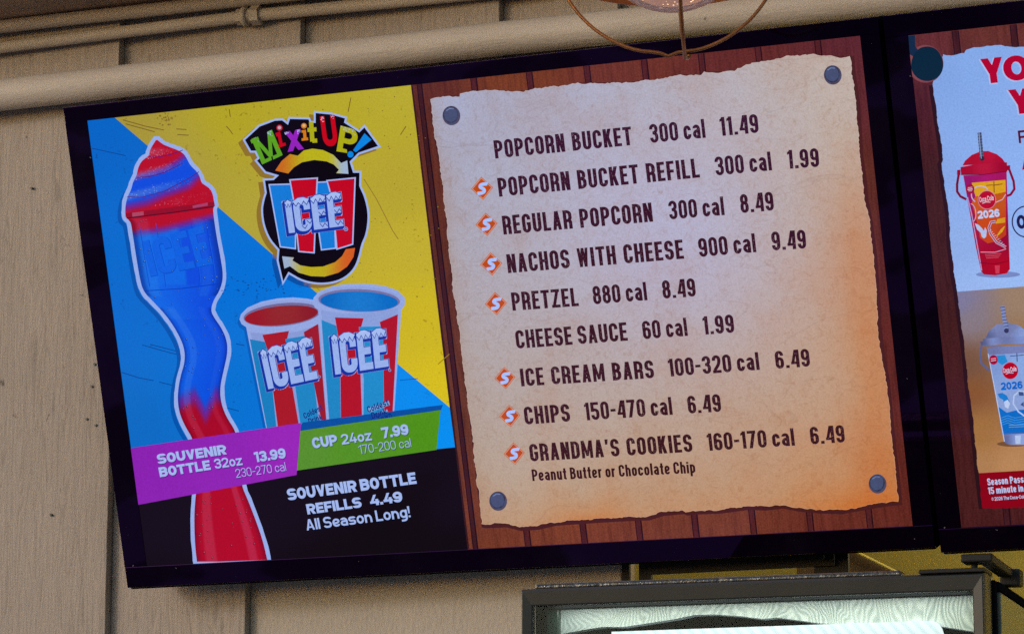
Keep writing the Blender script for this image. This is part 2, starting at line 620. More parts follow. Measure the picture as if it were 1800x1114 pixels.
def glyph(ch, st):
    """-> advance width, list of convex polygons in a box one cap height tall"""
    W, t, r, xh = st['w'], st['t'], st['r'], st['xh']
    P = []
    def S(pts, rr=0.0, closed=False, wd=None):
        q = rnd_poly(pts, rr, closed) if rr else [Vector(p) for p in pts]
        P.extend(ribbon(q, wd or t, closed))
    def D(xa, ya, xb, yb, k=1.0):
        L = math.hypot(xb - xa, yb - ya)
        h = 0.5 * t * k * L / abs(yb - ya)
        P.append((Vector((xa - h, ya)), Vector((xa + h, ya)), Vector((xb + h, yb)), Vector((xb - h, yb))))
    def B(a, b, c, d): P.append((Vector((a, c)), Vector((b, c)), Vector((b, d)), Vector((a, d))))
    h = t / 2
    if ch in 'MW': W = W * 1.32
    if ch in 'm': W = W * 1.45
    if ch in 'EFLJ' : W = W * 0.86
    if ch in 'trf': W = W * 0.62
    if ch in 'acegnopshuzdb': W = W * 0.90
    x0, x1, y0, y1 = h, W - h, h, 1 - h
    xt = xh - h
    if ch in 'Oo0':
        T = xt if ch == 'o' else y1
        S([(x0, y0), (x1, y0), (x1, T), (x0, T)], r, True)
    elif ch == 'C': S([(x1, 0.34), (x1, y0), (x0, y0), (x0, y1), (x1, y1), (x1, 0.66)], r)
    elif ch == 'c': S([(x1, xh * .36), (x1, y0), (x0, y0), (x0, xt), (x1, xt), (x1, xh * .64)], r)
    elif ch == 'G':
        S([(x1, 0.68), (x1, y1), (x0, y1), (x0, y0), (x1, y0), (x1, 0.48)], r); B(W * .52, W, 0.40, 0.40 + t * .9)
    elif ch in 'Ss':
        T = y1 if ch == 'S' else xt; M = 0.5 if ch == 'S' else xh * .5
        d = .30 if ch == 'S' else xh * .28
        if r > 0.25 * W + .1: d = d * .75
        S([(x1, T - d + h), (x1, T), (x0, T), (x0, M), (x1, M), (x1, y0), (x0, y0), (x0, y0 + d - h)], min(r, .5 * (T - M)))
    elif ch == 'U': S([(x0, 1), (x0, y0), (x1, y0), (x1, 1)], r)
    elif ch == 'u': S([(x0, xh), (x0, y0), (x1, y0), (x1, xh)], r); B(W - t, W, 0, xh)
    elif ch in 'nh':
        B(0, t, 0, 1 if ch == 'h' else xh); S([(x0, xh * .5), (x0, xt), (x1, xt), (x1, 0)], r)
    elif ch == 'm':
        B(0, t, 0, xh); xm = W / 2
        S([(x0, xh * .5), (x0, xt), (xm, xt), (xm, 0)], r); S([(xm, xh * .5), (xm, xt), (x1, xt), (x1, 0)], r)
    elif ch == 'D': B(0, t, 0, 1); S([(h, y1), (x1, y1), (x1, y0), (h, y0)], r)
    elif ch in 'PR':
        B(0, t, 0, 1); S([(h, y1), (x1, y1), (x1, .44), (h, .44)], min(r, .26))
        if ch == 'R':
            if W < .55: S([(h, .44), (x1, .44), (x1, 0)], .09)
            else: D(W - t * .62, 0, W * .48, .48)
    elif ch == 'p':
        B(0, t, -.26, xh); S([(h, xt), (x1, xt), (x1, y0), (h, y0)], r)
    elif ch == 'B':
        B(0, t, 0, 1); S([(h, y1), (x1 - .02, y1), (x1 - .02, .53), (h, .53)], min(r, .2)); S([(h, .53), (x1, .53), (x1, y0), (h, y0)], min(r, .22))
    elif ch == 'E': B(0, t, 0, 1); B(0, W, 1 - t, 1); B(0, W * .92, .5 - h, .5 + h); B(0, W, 0, t)
    elif ch == 'F': B(0, t, 0, 1); B(0, W, 1 - t, 1); B(0, W * .92, .47 - h, .47 + h)
    elif ch == 'L': B(0, t, 0, 1); B(0, W, 0, t)
    elif ch == 'T': B(0, W, 1 - t, 1); B(W / 2 - h, W / 2 + h, 0, 1)
    elif ch == 'H': B(0, t, 0, 1); B(W - t, W, 0, 1); B(t, W - t, .5 - h, .5 + h)
    elif ch in 'Il': W = t; B(0, t, 0, 1)
    elif ch == 'i': W = t; B(0, t, 0, xh); B(0, t, xh + t * .45, xh + t * 1.35)
    elif ch == 'K': B(0, t, 0, 1); D(t * .9, .36, W - t * .6, 1); D(W - t * .55, 0, W * .46, .60)
    elif ch == 'N': B(0, t, 0, 1); B(W - t, W, 0, 1); D(t * .62, 1, W - t * .62, 0, .8)
    elif ch == 'M': B(0, t * .9, 0, 1); B(W - t * .9, W, 0, 1); D(t * .6, 1, W / 2, .12, .72); D(W - t * .6, 1, W / 2, .12, .72)
    elif ch == 'A':
        W *= 1.06; D(t * .54, 0, W / 2 - t * .06, 1, .94); D(W - t * .54, 0, W / 2 + t * .06, 1, .94); B(W * .24, W * .76, .20, .20 + t * .8)
    elif ch == 'V': D(t * .54, 1, W / 2, 0, .95); D(W - t * .54, 1, W / 2, 0, .95)
    elif ch == 'Y': D(t * .6, 1, W / 2, .38); D(W - t * .6, 1, W / 2, .38); B(W / 2 - h, W / 2 + h, 0, .5)
    elif ch == 'W':
        for xa, xb in ((t * .5, W * .30), (W * .5, W * .30), (W * .5, W * .70), (W - t * .5, W * .70)): D(xa, 1, xb, 0, .8)
    elif ch == 'X': D(t * .6, 0, W - t * .6, 1); D(t * .6, 1, W - t * .6, 0)
    elif ch in 'Zz':
        T = 1 if ch == 'Z' else xh
        B(0, W, T - t, T); B(0, W, 0, t); D(t * .65, t * .5, W - t * .65, T - t * .5, .9)
    elif ch == 'a': S([(x0 + .01, xt - xh * .14), (x0 + .01, xt), (x1, xt), (x1, 0)], min(r, .3)); S([(x1, xh * .56), (x0, xh * .56), (x0, y0), (x1, y0)], min(r, .2))
    elif ch == 'd': B(W - t, W, 0, 1); S([(W - h, xt), (x0, xt), (x0, y0), (W - h, y0)], r)
    elif ch == 'k': B(0, t, 0, 1); D(t * .9, .24, W * .86 - t * .4, xh); D(W * .9 - t * .5, 0, W * .42, .40)
    elif ch == 'w':
        W *= 1.3
        for xa, xb in ((t * .5, W * .30), (W * .5, W * .30), (W * .5, W * .70), (W - t * .5, W * .70)): D(xa, xh, xb, 0, .85)
    elif ch == 'e': S([(x1, y0 + xh * .17), (x1, y0), (x0, y0), (x0, xt), (x1, xt), (x1, xh * .44), (x0, xh * .44)], r)
    elif ch == 'r': B(0, t, 0, xh); S([(h, xh * .55), (h, xt), (W, xt)], min(r, .2))
    elif ch == 't': B(W * .22, W * .22 + t, t * .3, .96); B(0, W, xh - t * .9, xh); B(W * .22 + h, W, 0, t * .9)
    elif ch == 'g': S([(x0, y0), (x1, y0), (x1, xt), (x0, xt)], r, True); S([(x1, xh), (x1, -.22), (x0, -.22)], min(r, .24)); B(W - t, W, 0, xh)
    elif ch == '1': W = max(W * .58, t * 1.5); B(W - t, W, 0, 1); D(W * .18, .80, W - h, .98, .62) if False else P.append((Vector((0, .74)), Vector((0, .74 + t * .9)), Vector((W - t * .5, 1)), Vector((W - t * .5, 1 - t * .95))))
    elif ch == '2': S([(x0, .70), (x0, y1), (x1, y1), (x1, .52), (x0, .14), (x0, y0)], min(r, .24)); B(0, W, 0, t)
    elif ch == '3': S([(x0, .72), (x0, y1), (x1, y1), (x1, .52), (W * .35, .52)], min(r, .22)); S([(W * .35, .52), (x1, .52), (x1, y0), (x0, y0), (x0, .28)], min(r, .24))
    elif ch == '4': D(W * .62, 1, t * .5, .26, .85); B(0, W, .19, .19 + t * .9); B(W * .60, W * .60 + t, 0, .58 if W > .5 else 1.0)
    elif ch == '5': B(0, W * .96, 1 - t, 1); B(0, t, .46, 1); S([(x0, .56), (x1, .58), (x1, y0), (x0, y0), (x0, .28)], min(r, .26))
    elif ch == '6': S([(x0, y0), (x1, y0), (x1, .56), (x0, .56)], min(r, .26), True); S([(x0, .3), (x0, y1), (x1, y1), (x1, .72)], r)
    elif ch == '9': S([(x0, .44), (x1, .44), (x1, y1), (x0, y1)], min(r, .26), True); S([(x1, .7), (x1, y0), (x0, y0), (x0, .28)], r)
    elif ch == '7': B(0, W, 1 - t, 1); D(W * .34, 0, W - t * .58, 1 - t * .5)
    elif ch == '8': S([(x0, y0), (x1, y0), (x1, .53), (x0, .53)], min(r, .24), True); S([(x0 + .01, .53), (x1 - .01, .53), (x1 - .01, y1), (x0 + .01, y1)], min(r, .22), True)
    elif ch == '-': W *= .62; B(0, W, .40, .40 + t * .9)
    elif ch == '.': W = t * 1.02; B(0, W, 0, t * 1.02)
    elif ch == "'": W = t; P.append((Vector((0, 1)), Vector((t, 1)), Vector((t * .75, .70)), Vector((t * .1, .70))))
    elif ch == '!': W = t * 1.1; P.append((Vector((0, 1)), Vector((W, 1)), Vector((W * .82, .36)), Vector((W * .18, .36)))); B(W * .06, W * .94, 0, t * .95)
    elif ch == '©':
        for k in range(1): S([(0.06, .1), (.74, .1), (.74, .9), (.06, .9)], .33, True, .08)
        S([(.56, .36), (.56, .28), (.26, .28), (.26, .72), (.56, .72), (.56, .64)], .14, False, .1); W = .8
    return W, P

def text(art, s, p0, p1, cap, style, col, layer, shear=0.0):
    """lettering between two baseline points given in photo pixels"""
    st = STY[style]
    x, items = 0.0, []
    for i, ch in enumerate(s):
        if ch == ' ': x += st['sp']; continue
        w_, P = glyph(ch, st)
        items.append((x, P)); x += w_ + st['gap']
    total = x - st['gap']
    a, b = art.tv.uv(*p0), art.tv.uv(*p1)
    d = b - a
    h = (art.tv.uv(p0[0], p0[1] - cap) - a).length
    ux = d / total
    uy = Vector((-d.y, d.x)).normalized() * h
    for x, P in items:
        n0 = art.sub
        for q in P:
            art._add([a + ux * (x + v.x + shear * v.y) + uy * v.y for v in q], [tuple(range(len(q)))], [col] * len(q), layer)
            art.sub = n0 + 0.0005
        art.sub = n0 + 0.001

def glyph_px(art, ch, style, bl, br, up, col, layer, grow=0.0):
    """one letter fitted into the parallelogram bl, br, up (photo pixels)"""
    w_, P = glyph(ch, STY[style])
    bl, br, up = Vector(bl), Vector(br), Vector(up)
    for q in P:
        pts = [bl + (br - bl) * (v.x / w_) + (up - bl) * v.y for v in q]
        if grow: pts = [Vector(p) for p in offset(pts, grow)]
        art._add([art.tv.uv(*p) for p in pts], [tuple(range(len(pts)))], [col] * len(pts), layer)

WORLD = {}
def obj(name, bm, mats, parent=None, local=False, smooth=False):
    """one mesh object; local=True: the mesh is written in the parent's own axes"""
    me = bpy.data.meshes.new(name)
    bmesh.ops.recalc_face_normals(bm, faces=bm.faces)
    if smooth:
        for f in bm.faces: f.smooth = True
    bm.to_mesh(me); bm.free()
    for m in (mats if isinstance(mats, (list, tuple)) else [mats]): me.materials.append(m)
    o = bpy.data.objects.new(name, me)
    COL.objects.link(o)
    if parent is not None:
        o.parent = parent
        if not local:
            o.matrix_parent_inverse = WORLD.get(parent, Matrix.Identity(4)).inverted()
    if local: WORLD[o] = WORLD.get(parent, Matrix.Identity(4))
    else: WORLD[o] = Matrix.Identity(4)
    return o

def thing(name, loc, label, cat, group=None, rz=0.0):
    o = empty(name, loc, label, cat, group)
    o.rotation_euler = (0, 0, rz)
    WORLD[o] = Matrix.Translation(loc) @ Matrix.Rotation(rz, 4, 'Z')
    return o

# ------------------------------------------------------------------ setting
bm = bmesh.new()
add_box(bm, -30, 30, -40, 1.4, -0.2, 0.0)
tag(obj('ground', bm, M_ground), kind='structure')

# ---- plank wall
XA = on_y(184, 1114, 0).x
XB = on_y(430, 1114, 0).x
XU1, XU2 = on_y(528, 50, 0).x, on_y(877.5, 10, 0).x
XJ = on_y(1092, 1008, 0).x
PA0, PA1 = on_y(-60, 174.5, -0.034), on_y(1900, -33, -0.034)
ZP = on_y(0, 168, -0.034).z
ZB = on_y(0, 47.5, -0.02).z
GAP = 0.0008
ZS = 2.5
wall = thing('plank_wall', (XA, 0, 0), 'beige painted rough plank wall behind the screens, with dark gaps between boards', 'wall')
def plank(xa, xb, za, zb, name='plank', mat=M_plank):
    bm = bmesh.new()
    # lapped: the right edge stands 2 cm proud of the next plank's left edge
    dl = 0.018
    v = [bm.verts.new(p) for p in ((xa, dl, za), (xb, 0, za), (xb, 0, zb), (xa, dl, zb), (xa, 0.021, za), (xb, 0.021, za), (xb, 0.021, zb), (xa, 0.021, zb))]
    for f_ in ((0, 1, 2, 3), (1, 5, 6, 2), (5, 4, 7, 6), (4, 0, 3, 7), (3, 2, 6, 7), (4, 5, 1, 0)): bm.faces.new([v[i] for i in f_])
    bmesh.ops.bevel(bm, geom=[e for e in bm.edges if abs(e.verts[0].co.x - xb) < 1e-6 and abs(e.verts[1].co.x - xb) < 1e-6 and max(e.verts[0].co.y, e.verts[1].co.y) < 1e-6], offset=0.0015, segments=2, affect='EDGES', profile=0.5)
    return obj(name, bm, mat, wall)
plank(XA - 0.62, XA, 0.02, 3.5)
plank(XA - 1.26, XA - 0.62 - GAP, 0.02, 3.5)
plank(XA + GAP, XB, 0.02, ZS - 0.002)
plank(XA + GAP, XU1, ZS, 3.5)
plank(XU1 + GAP, XU2, ZS, 3.5)
plank(XU2 + GAP, XJ, ZS, 3.5)
plank(XJ + 0.001, XJ + 0.9, ZP - 0.02, 3.5)
plank(XJ + 0.9 + GAP, XJ + 2.2, ZP - 0.02, 3.5)
plank(XB + GAP, XJ, 0.02, ZS - 0.002, 'stipple_panel', M_stucco)
bm = bmesh.new()
add_box(bm, XA - 1.26, XJ - 0.001, 0.0215, 0.06, 0.0, 3.5)
obj('backing_board', bm, simple('dark_batten', (0.16, 0.115, 0.08), 0.8), wall)

for nx, ny in ((169, 641), (164, 680), (155, 737), (171, 748), (58, 332), (92, 905)):
    q = on_y(nx, ny, 0.0045)
    bm = bmesh.new()
    add_tube(bm, [q + Vector((0, -0.006, 0)), q + Vector((0, 0.004, 0))], 0.0021, 10)
    obj('nail_head', bm, M_hole, wall)

# ---- soffit
bm = bmesh.new()
zs = ZB + 0.0125
add_box(bm, XA - 1.3, XJ + 2.3, -0.26, -0.001, zs, zs + 0.04, 0.002)
tag(obj('soffit_board', bm, M_soffit), 'brown shaded soffit board above the topmost thin pipe', 'soffit')

# ---- interior seen through the opening
inn = thing('interior_wall', (XJ + 0.8, 1.3, 0), 'yellow painted wall inside the building, seen under the wide menu screen', 'wall')
bm = bmesh.new(); add_box(bm, XJ - 1.4, XJ + 3.0, 1.3, 1.36, 0.0, 3.3); obj('back_wall', bm, M_yellow, inn)
bm = bmesh.new(); add_box(bm, XJ - 1.4, XJ + 3.0, 0.07, 1.299, 3.301, 3.34); obj('ceiling', bm, M_yellow, inn)
p0, p1, p2, p3 = on_y(1498, 966, 1.1), on_y(1588, 1011, 1.1), on_y(1400, 1030, 1.1), on_y(1400, 950, 1.1)
bm = bmesh.new()
f = [bm.verts.new(v) for v in (p0, p1, p1 + Vector((0, 0, -.2)), p2 + Vector((0, 0, -.16)), p3)]
fc = bm.faces.new(f)
r_ = bmesh.ops.extrude_face_region(bm, geom=[fc])
bmesh.ops.translate(bm, verts=[v for v in r_['geom'] if isinstance(v, bmesh.types.BMVert)], vec=(0, 0.15, 0))
brd = obj('ochre_board', bm, M_brown)
tag(brd, 'ochre brown sloping board with a bright yellow edge below the wide screen', 'board')
bm = bmesh.new()
add_tube(bm, [p0 + Vector((0, -0.006, 0)), p1 + Vector((0, -0.006, 0))], 0.0028, 8)
obj('edge_trim', bm, M_trim, brd)

# ---- conduits on the wall
def conduit(pts, r, label, extra=None, n=28):
    t = thing('conduit_pipe', tuple(pts[0]), label, 'pipe', 'beige conduits along the wall')
    bm = bmesh.new()
    fine = []
    for i in range(len(pts) - 1):
        for k in range(12): fine.append(pts[i].lerp(pts[i + 1], k / 12))
    fine.append(pts[-1])
    add_tube(bm, fine, r, n)
    obj('pipe', bm, M_pipe, t, smooth=True)
    return t
conduit([on_y(-140, 183, -0.034), on_y(900, 66, -0.034), on_y(1960, -42, -0.034)], 0.0262,
        'thick beige painted pipe lying just above both menu screens')
conduit([on_y(-140, 63, -0.018), on_y(450, -2, -0.018), on_y(1200, -84, -0.018)], 0.0112,
        'thin beige pipe, the topmost one, right under the brown soffit')
cpl = [on_y(-140, 101.5, -0.016), on_y(440, 28.5, -0.016), on_y(1200, -46, -0.016)]
tc = conduit(cpl, 0.0100, 'thin beige pipe with a nut coupling, between the other two pipes')
ax = (cpl[2] - cpl[0]).normalized()
c0 = cpl[1]
def nut(a0, a1, rr, n, name):
    bm = bmesh.new()
    add_tube(bm, [c0 + ax * a0, c0 + ax * a1], rr, n)
    obj(name, bm, M_pipe, tc, smooth=n > 10)
nut(-0.0235, -0.0125, 0.0130, 6, 'hex_nut')
nut(-0.0122, -0.0040, 0.0155, 24, 'coupling_ring')
nut(-0.0038, 0.0030, 0.0122, 24, 'coupling_sleeve')
nut(0.0032, 0.0185, 0.0160, 6, 'hex_nut')

# ------------------------------------------------------------------ wide menu screen
tv = TV(TL1, 'wide lit menu screen with drinks advert left and food price list on parchment')
def px_of(t_, u, v):
    q = R.transposed() @ (t_.tl + EX * u + EZ * v - CAM)
    return (900 + FPX * q.x / q.z, 557 + FPX * q.y / q.z)
def Zm(x0, y0, s): return lambda x, y: (x0 + x / s, y0 + y / s)
def ZP_(fn, pts): return [fn(*p) for p in pts]
def sstep(a, b, x):
    t = min(max((x - a) / (b - a), 0), 1)
    return t * t * (3 - 2 * t)
def lerpc(a, b, t): return tuple(a[i] + (b[i] - a[i]) * t for i in range(3))
def pl(pts, x):
    if x <= pts[0][0]: return pts[0][1]
    for (xa, ya), (xb, yb) in zip(pts, pts[1:]):
        if x <= xb: return ya + (yb - ya) * (x - xa) / (xb - xa)
    return pts[-1][1]

# advert background
blue = idw([(165, 230, (0, 106, 208)), (220, 500, (4, 112, 216)), (230, 760, (12, 112, 206)), (420, 480, (0, 118, 226)), (420, 700, (4, 120, 222)), (600, 560, (0, 130, 236)), (740, 700, (0, 146, 250)), (790, 770, (0, 150, 252))])
yel = idw([(a_, b_, (c_[0] * .97, c_[1] * 1.04, c_[2] + 6)) for a_, b_, c_ in [(225, 212, (176, 150, 52)), (330, 300, (182, 158, 54)), (420, 215, (188, 166, 30)), (470, 420, (186, 164, 52)), (600, 170, (192, 170, 34)), (700, 170, (194, 172, 42)), (700, 330, (192, 166, 46)), (735, 430, (204, 176, 44)), (740, 560, (216, 184, 22)), (775, 680, (226, 192, 16))]])
A = Art(tv)
A.poly([(153.8, 212.4), (202, 207.1), (259, 256), (540, 500), (701.7, 641.6), (790.6, 715.7), (800, 786.7), (768, 791), (523, 827), (243, 887)], blue, 1, 26)
A.poly([(202, 207.1), (722.5, 150), (790.6, 715.7), (701.7, 641.6), (540, 500), (259, 256)], yel, 1.3, 26)
scr_b, scr_y = (0, 74, 158), (120, 96, 36)
for pts, c in (([(162, 261), (190, 267), (221, 274)], scr_b), ([(214, 654), (245, 664), (270, 668.5)], scr_b), ([(280, 671), (308, 678)], scr_b),
               ([(250, 606), (300, 620), (318, 624)], scr_b), ([(264, 605), (318, 619)], scr_b), ([(398, 716), (420, 722)], scr_b),
               ([(216, 211), (255, 222), (289, 229)], scr_y), ([(221, 218), (250, 226), (272, 232)], scr_y), ([(310, 227), (328, 228)], scr_y), ([(312, 237), (332, 238)], scr_y),
               ([(398, 222), (405, 230), (409, 236)], scr_y), ([(403, 192), (405, 206)], scr_y), ([(617, 172), (612, 197)], scr_y), ([(704, 237), (714, 222)], scr_y),
               ([(640, 315), (662, 350), (690, 405), (700, 420)], (150, 124, 44)), ([(770, 640), (790, 622)], (150, 124, 30)), ([(548, 498), (700, 632)], (170, 150, 40)), ([(703, 668), (735, 665)], (0, 96, 190)), ([(415, 604), (430, 607)], scr_b)):
    A.line(pts, 1.5, c, 1.6)
rn = random.Random(5)
for k in range(26):
    A.disc(291 + rn.gauss(0, 8), 209 + rn.gauss(0, 4.5), rn.uniform(.8, 2.6), rn.uniform(.7, 1.9), (138, 112, 40), 1.6, 7)
for k in range(150):
    x, y = rn.uniform(420, 780), rn.uniform(170, 680)
    if y < 170 + (x - 200) * 0.86 and y > 230 - (x - 150) * .12: A.disc(x, y, rn.uniform(.6, 1.7), rn.uniform(.5, 1.3), (130, 106, 34), 1.6, 6)
for k in range(60):
    x, y = rn.gauss(440, 45), rn.gauss(505, 10)
    if y > 256 + (x - 259) * .868 + 6: A.disc(x, y, rn.uniform(.7, 2.4), rn.uniform(.5, 1.2), scr_b, 1.6, 6)
A.build('advert_background', 'grunge')
A = Art(tv)
A.poly([(243, 884), (523, 824), (768, 789), (800, 785.5), (822.2, 965), (477, 983), (256.6, 994.2)], (15, 10, 13), 1.1)
A.build('refill_panel', 'flat')

# souvenir bottle
zb, zc, zd = Zm(180, 220, 3.7125), Zm(200, 480, 2.785), Zm(200, 740, 3.714)
Lf = ZP_(zb, [(350, 98), (310, 160), (305, 205), (262, 225), (232, 280), (225, 330), (200, 370), (190, 420), (165, 465), (150, 530), (150, 590), (160, 612), (185, 625), (200, 720), (220, 850), (245, 1000)]) + \
     ZP_(zc, [(145, 90), (200, 145), (260, 210), (310, 285), (345, 360), (350, 430), (325, 510), (312, 600), (320, 680), (350, 750), (385, 805)]) + [(348, 800), (349, 835)] + ZP_(zd, [(535, 480), (525, 620), (530, 800), (545, 928)])
Rt = ZP_(zb, [(362, 98), (400, 130), (460, 150), (520, 175), (545, 205), (575, 265), (610, 295), (635, 330), (650, 385), (690, 400), (720, 440), (730, 500), (735, 522), (720, 548), (745, 720), (770, 850), (792, 990)]) + \
     ZP_(zc, [(520, 85), (490, 130), (475, 180), (490, 215), (530, 270), (555, 330), (558, 390), (540, 470), (520, 560), (525, 630), (550, 700), (600, 775)]) + [(424, 800), (423, 835)] + ZP_(zd, [(840, 430), (880, 520), (930, 650), (975, 780), (1004, 907)])
Lf, Rt = chaikin(Lf, 2), chaikin(Rt, 2)
Ly = [(y, x) for x, y in Lf]; Ry = [(y, x) for x, y in Rt]
f1 = [(239, 311.6), (287.7, 298), (310, 286), (325, 274)]
f2 = [(220, 365), (260, 356), (287.7, 343), (331, 328), (352, 308)]
f3 = [(232, 411), (287.7, 403), (331, 392), (379, 379)]
f4 = [(312, 712), (325, 704), (343, 696), (352, 712), (361, 730), (370, 712), (379, 694), (400, 700)]
RED, DRED, BL, BL2, PUR = (186, 14, 40), (140, 6, 34), (12, 80, 232), (14, 108, 240), (122, 34, 164)
def bcol(x, y, t):
    def blend(c1, c2, d, wd):
        k = sstep(-wd, wd, d)
        m = lerpc(c1, c2, k)
        return lerpc(m, PUR, 0.75 * (1 - abs(2 * k - 1)))
    c = RED
    c = blend(c, BL, y - pl(f1, x), 9)
    if y > pl(f2, x) - 16: c = blend(BL, RED, y - pl(f2, x), 11)
    if y > pl(f3, x) - 12: c = blend(RED, BL2 if t < .55 else BL, y - pl(f3, x), 9)
    if y > 500: c = lerpc(BL2, BL, sstep(.0, 1, t))
    if y > 560: c = lerpc((8, 98, 240), (8, 78, 230), t)
    if y > 660: c = blend(c, (170, 8, 40), y - pl(f4, x), 24)
    if y > 845: c = (178, 6, 34)
    if y < 358 and t < .62:      # frosty swirl highlights of the drink picture
        c = lerpc(c, (120, 150, 220) if c[2] > 120 else (190, 90, 120), 0.55 * max(0, math.sin(y * .19 + x * .05)) * (1 - t))
    if 384 < y < 520:
        e_ = abs(t - .5) * 2
        c = lerpc(c, (0, 36, 120) if c[2] > 120 else (90, 6, 40), sstep(.78, 1, e_) * .55)
        if .05 < t < .22: c = lerpc(c, (50, 140, 240) if c[2] > 120 else (190, 80, 120), .28)
        if .74 < t < .88 : c = lerpc(c, (60, 150, 240) if c[2] > 120 else (190, 60, 100), .16)
    if 540 < y:
        e_ = abs(t - .5) * 2
        c = lerpc(c, (0, 30, 130) if c[2] > 120 else (95, 4, 34), sstep(.80, 1, e_) * .5)
        if .14 < t < .27: c = lerpc(c, (70, 130, 240) if c[2] > 120 else (196, 76, 104), .42 if y > 845 else .34)
        if .74 < t < .86: c = lerpc(c, (60, 110, 235) if c[2] > 120 else (200, 80, 120), .40 if y > 845 else .2)
    return c
A = Art(tv)
out = list(Lf) + list(reversed(Rt))
A.poly([(x + 7, y + 5) for x, y in offset(out, 7.5)][:], lambda x, y: (4, 86, 176) if y > 300 + (x - 300) * .84 else ((150, 128, 40) if y < 780 else (16, 10, 13)), 1.8, 40) if False else None
sh = offset(Lf, 0)
A.line([(x - 10, y + 7) for x, y in Lf if 330 < y < 770], 7, (0, 88, 182), 1.8)
A.poly(jag(offset(out, 6.8), 0.5, 7, 3), (165, 182, 232), 2)
ys = []
y = Lf[0][1]
while y < 988: ys.append(y); y += 4.0
n = 26
vs, cs, fs = [], [], []
for i, y in enumerate(ys):
    xa, xb = pl(Ly, y), pl(Ry, y)
    for k in range(n + 1):
        t_ = k / n
        yy = y - (t_ - .0) * 6 if y > 860 else y
        vs.append(tv.uv(xa + (xb - xa) * t_, min(y, 988 - t_ * 5)))
        cs.append(bcol(xa + (xb - xa) * t_, y, t_))
for i in range(len(ys) - 1):
    for k in range(n):
        a = i * (n + 1) + k
        fs.append((a, a + 1, a + n + 2, a + n + 1))
A._add(vs, fs, cs, 3)
rn = random.Random(21)
for k in range(900):      # ice grains in the swirl
    y = rn.uniform(262, 362); t_ = rn.random() ** .8
    x = pl(Ly, y) * (1 - t_) + pl(Ry, y) * t_
    if math.sin(y * .19 + x * .05) + rn.uniform(-.5, .5) < .1: continue
    b_ = bcol(x, y, .8)
    r_ = rn.uniform(.5, 1.1)
    A.disc(x, y, r_, r_ * .8, lerpc(b_, (200, 212, 242), rn.uniform(.3, .75) * (1.1 - t_)), 3.2, 5)
for pts in ([(262, 276), (275, 277), (300, 272), (322, 264)], [(241, 312), (262, 311), (290, 303), (322, 287)], [(224, 346), (250, 347), (290, 336), (335, 312), (350, 302)]):
    A.line(pts, 1.3, (84, 18, 120), 3.25)
for t_ in (.10, .30, .72, .9):
    A.line([(pl(Ly, y) * (1 - t_) + pl(Ry, y) * t_, y) for y in range(392, 512, 8)], 0.9, (0, 66, 200), 3.3)
    A.line([(pl(Ly, y) * (1 - t_) + pl(Ry, y) * t_ + 1.6, y) for y in range(418, 505, 8)], .7, (30, 108, 234), 3.3)
for y in (508,): A.line([(pl(Ly, y) + 4, y + 3), ((pl(Ly, y) + pl(Ry, y)) / 2, y - 1), (pl(Ry, y) - 4, y - 9)], 1.2, (0, 56, 190), 3.3)
# rim of the cup, its gloss and the embossed word
A.poly(ZP_(zb, [(152, 575), (730, 500), (735, 522), (735, 530), (160, 606), (152, 596)]), (150, 14, 40), 3.4)
A.line(ZP_(zb, [(160, 607), (450, 572), (728, 532)]), 2.2, (92, 8, 34), 3.6)
A.poly(ZP_(zb, [(195, 572), (270, 562), (272, 588), (198, 598)]), (176, 74, 104), 3.6)
A.poly(ZP_(zb, [(590, 525), (688, 505), (690, 525), (592, 542)]), (170, 66, 112), 3.6)
def word_par(A, s, bl, br, ul, ur, style, col, layer, grow=0.0, dx=0, dy=0):
    st = STY[style]
    items, x = [], 0.0
    for ch in s:
        w_, P = glyph(ch, st)
        items.append((x, P)); x += w_ + st['gap']
    tot = x - st['gap']
    bl, br, ul, ur = map(Vector, (bl, br, ul, ur))
    n0 = A.sub
    for x, P in items:
        for q in P:
            pts = []
            for v in q:
                a_ = (x + v.x) / tot
                pts.append(bl.lerp(br, a_).lerp(ul.lerp(ur, a_), v.y) + Vector((dx, dy)))
            if grow: pts = [Vector(p) for p in offset(pts, grow)]
            A._add([A.tv.uv(*p) for p in pts], [tuple(range(len(pts)))], [col] * len(pts), layer)
            A.sub = n0 + .0005
    A.sub = n0 + .002
word_par(A, 'ICEE', *ZP_(zb, [(318, 985), (722, 905), (262, 760), (655, 655)]), 'ice', (2, 84, 214), 3.5, 0.9, 0.6, 0.6)
word_par(A, 'ICEE', *ZP_(zb, [(318, 985), (722, 905), (262, 760), (655, 655)]), 'ice', (14, 102, 236), 3.6)
rn = random.Random(11)
for k in range(130):
    y = rn.choice((rn.uniform(385, 520), rn.uniform(520, 760), rn.uniform(870, 980)))
    t_ = rn.choice((rn.uniform(.04, .3), rn.uniform(.7, .97), rn.uniform(.1, .9)))
    x = pl(Ly, y) * (1 - t_) + pl(Ry, y) * t_
    r_ = rn.uniform(.7, 1.9)
    base = bcol(x, y, .5)
    A.disc(x, y, r_, r_ * 1.15, lerpc(base, (10, 10, 40), .45), 3.8, 8)
    A.disc(x + r_ * .2, y - r_ * .25, r_ * .5, r_ * .55, lerpc(base, (225, 230, 255), .42), 3.9, 6)
A.build('souvenir_bottle', 'flat')

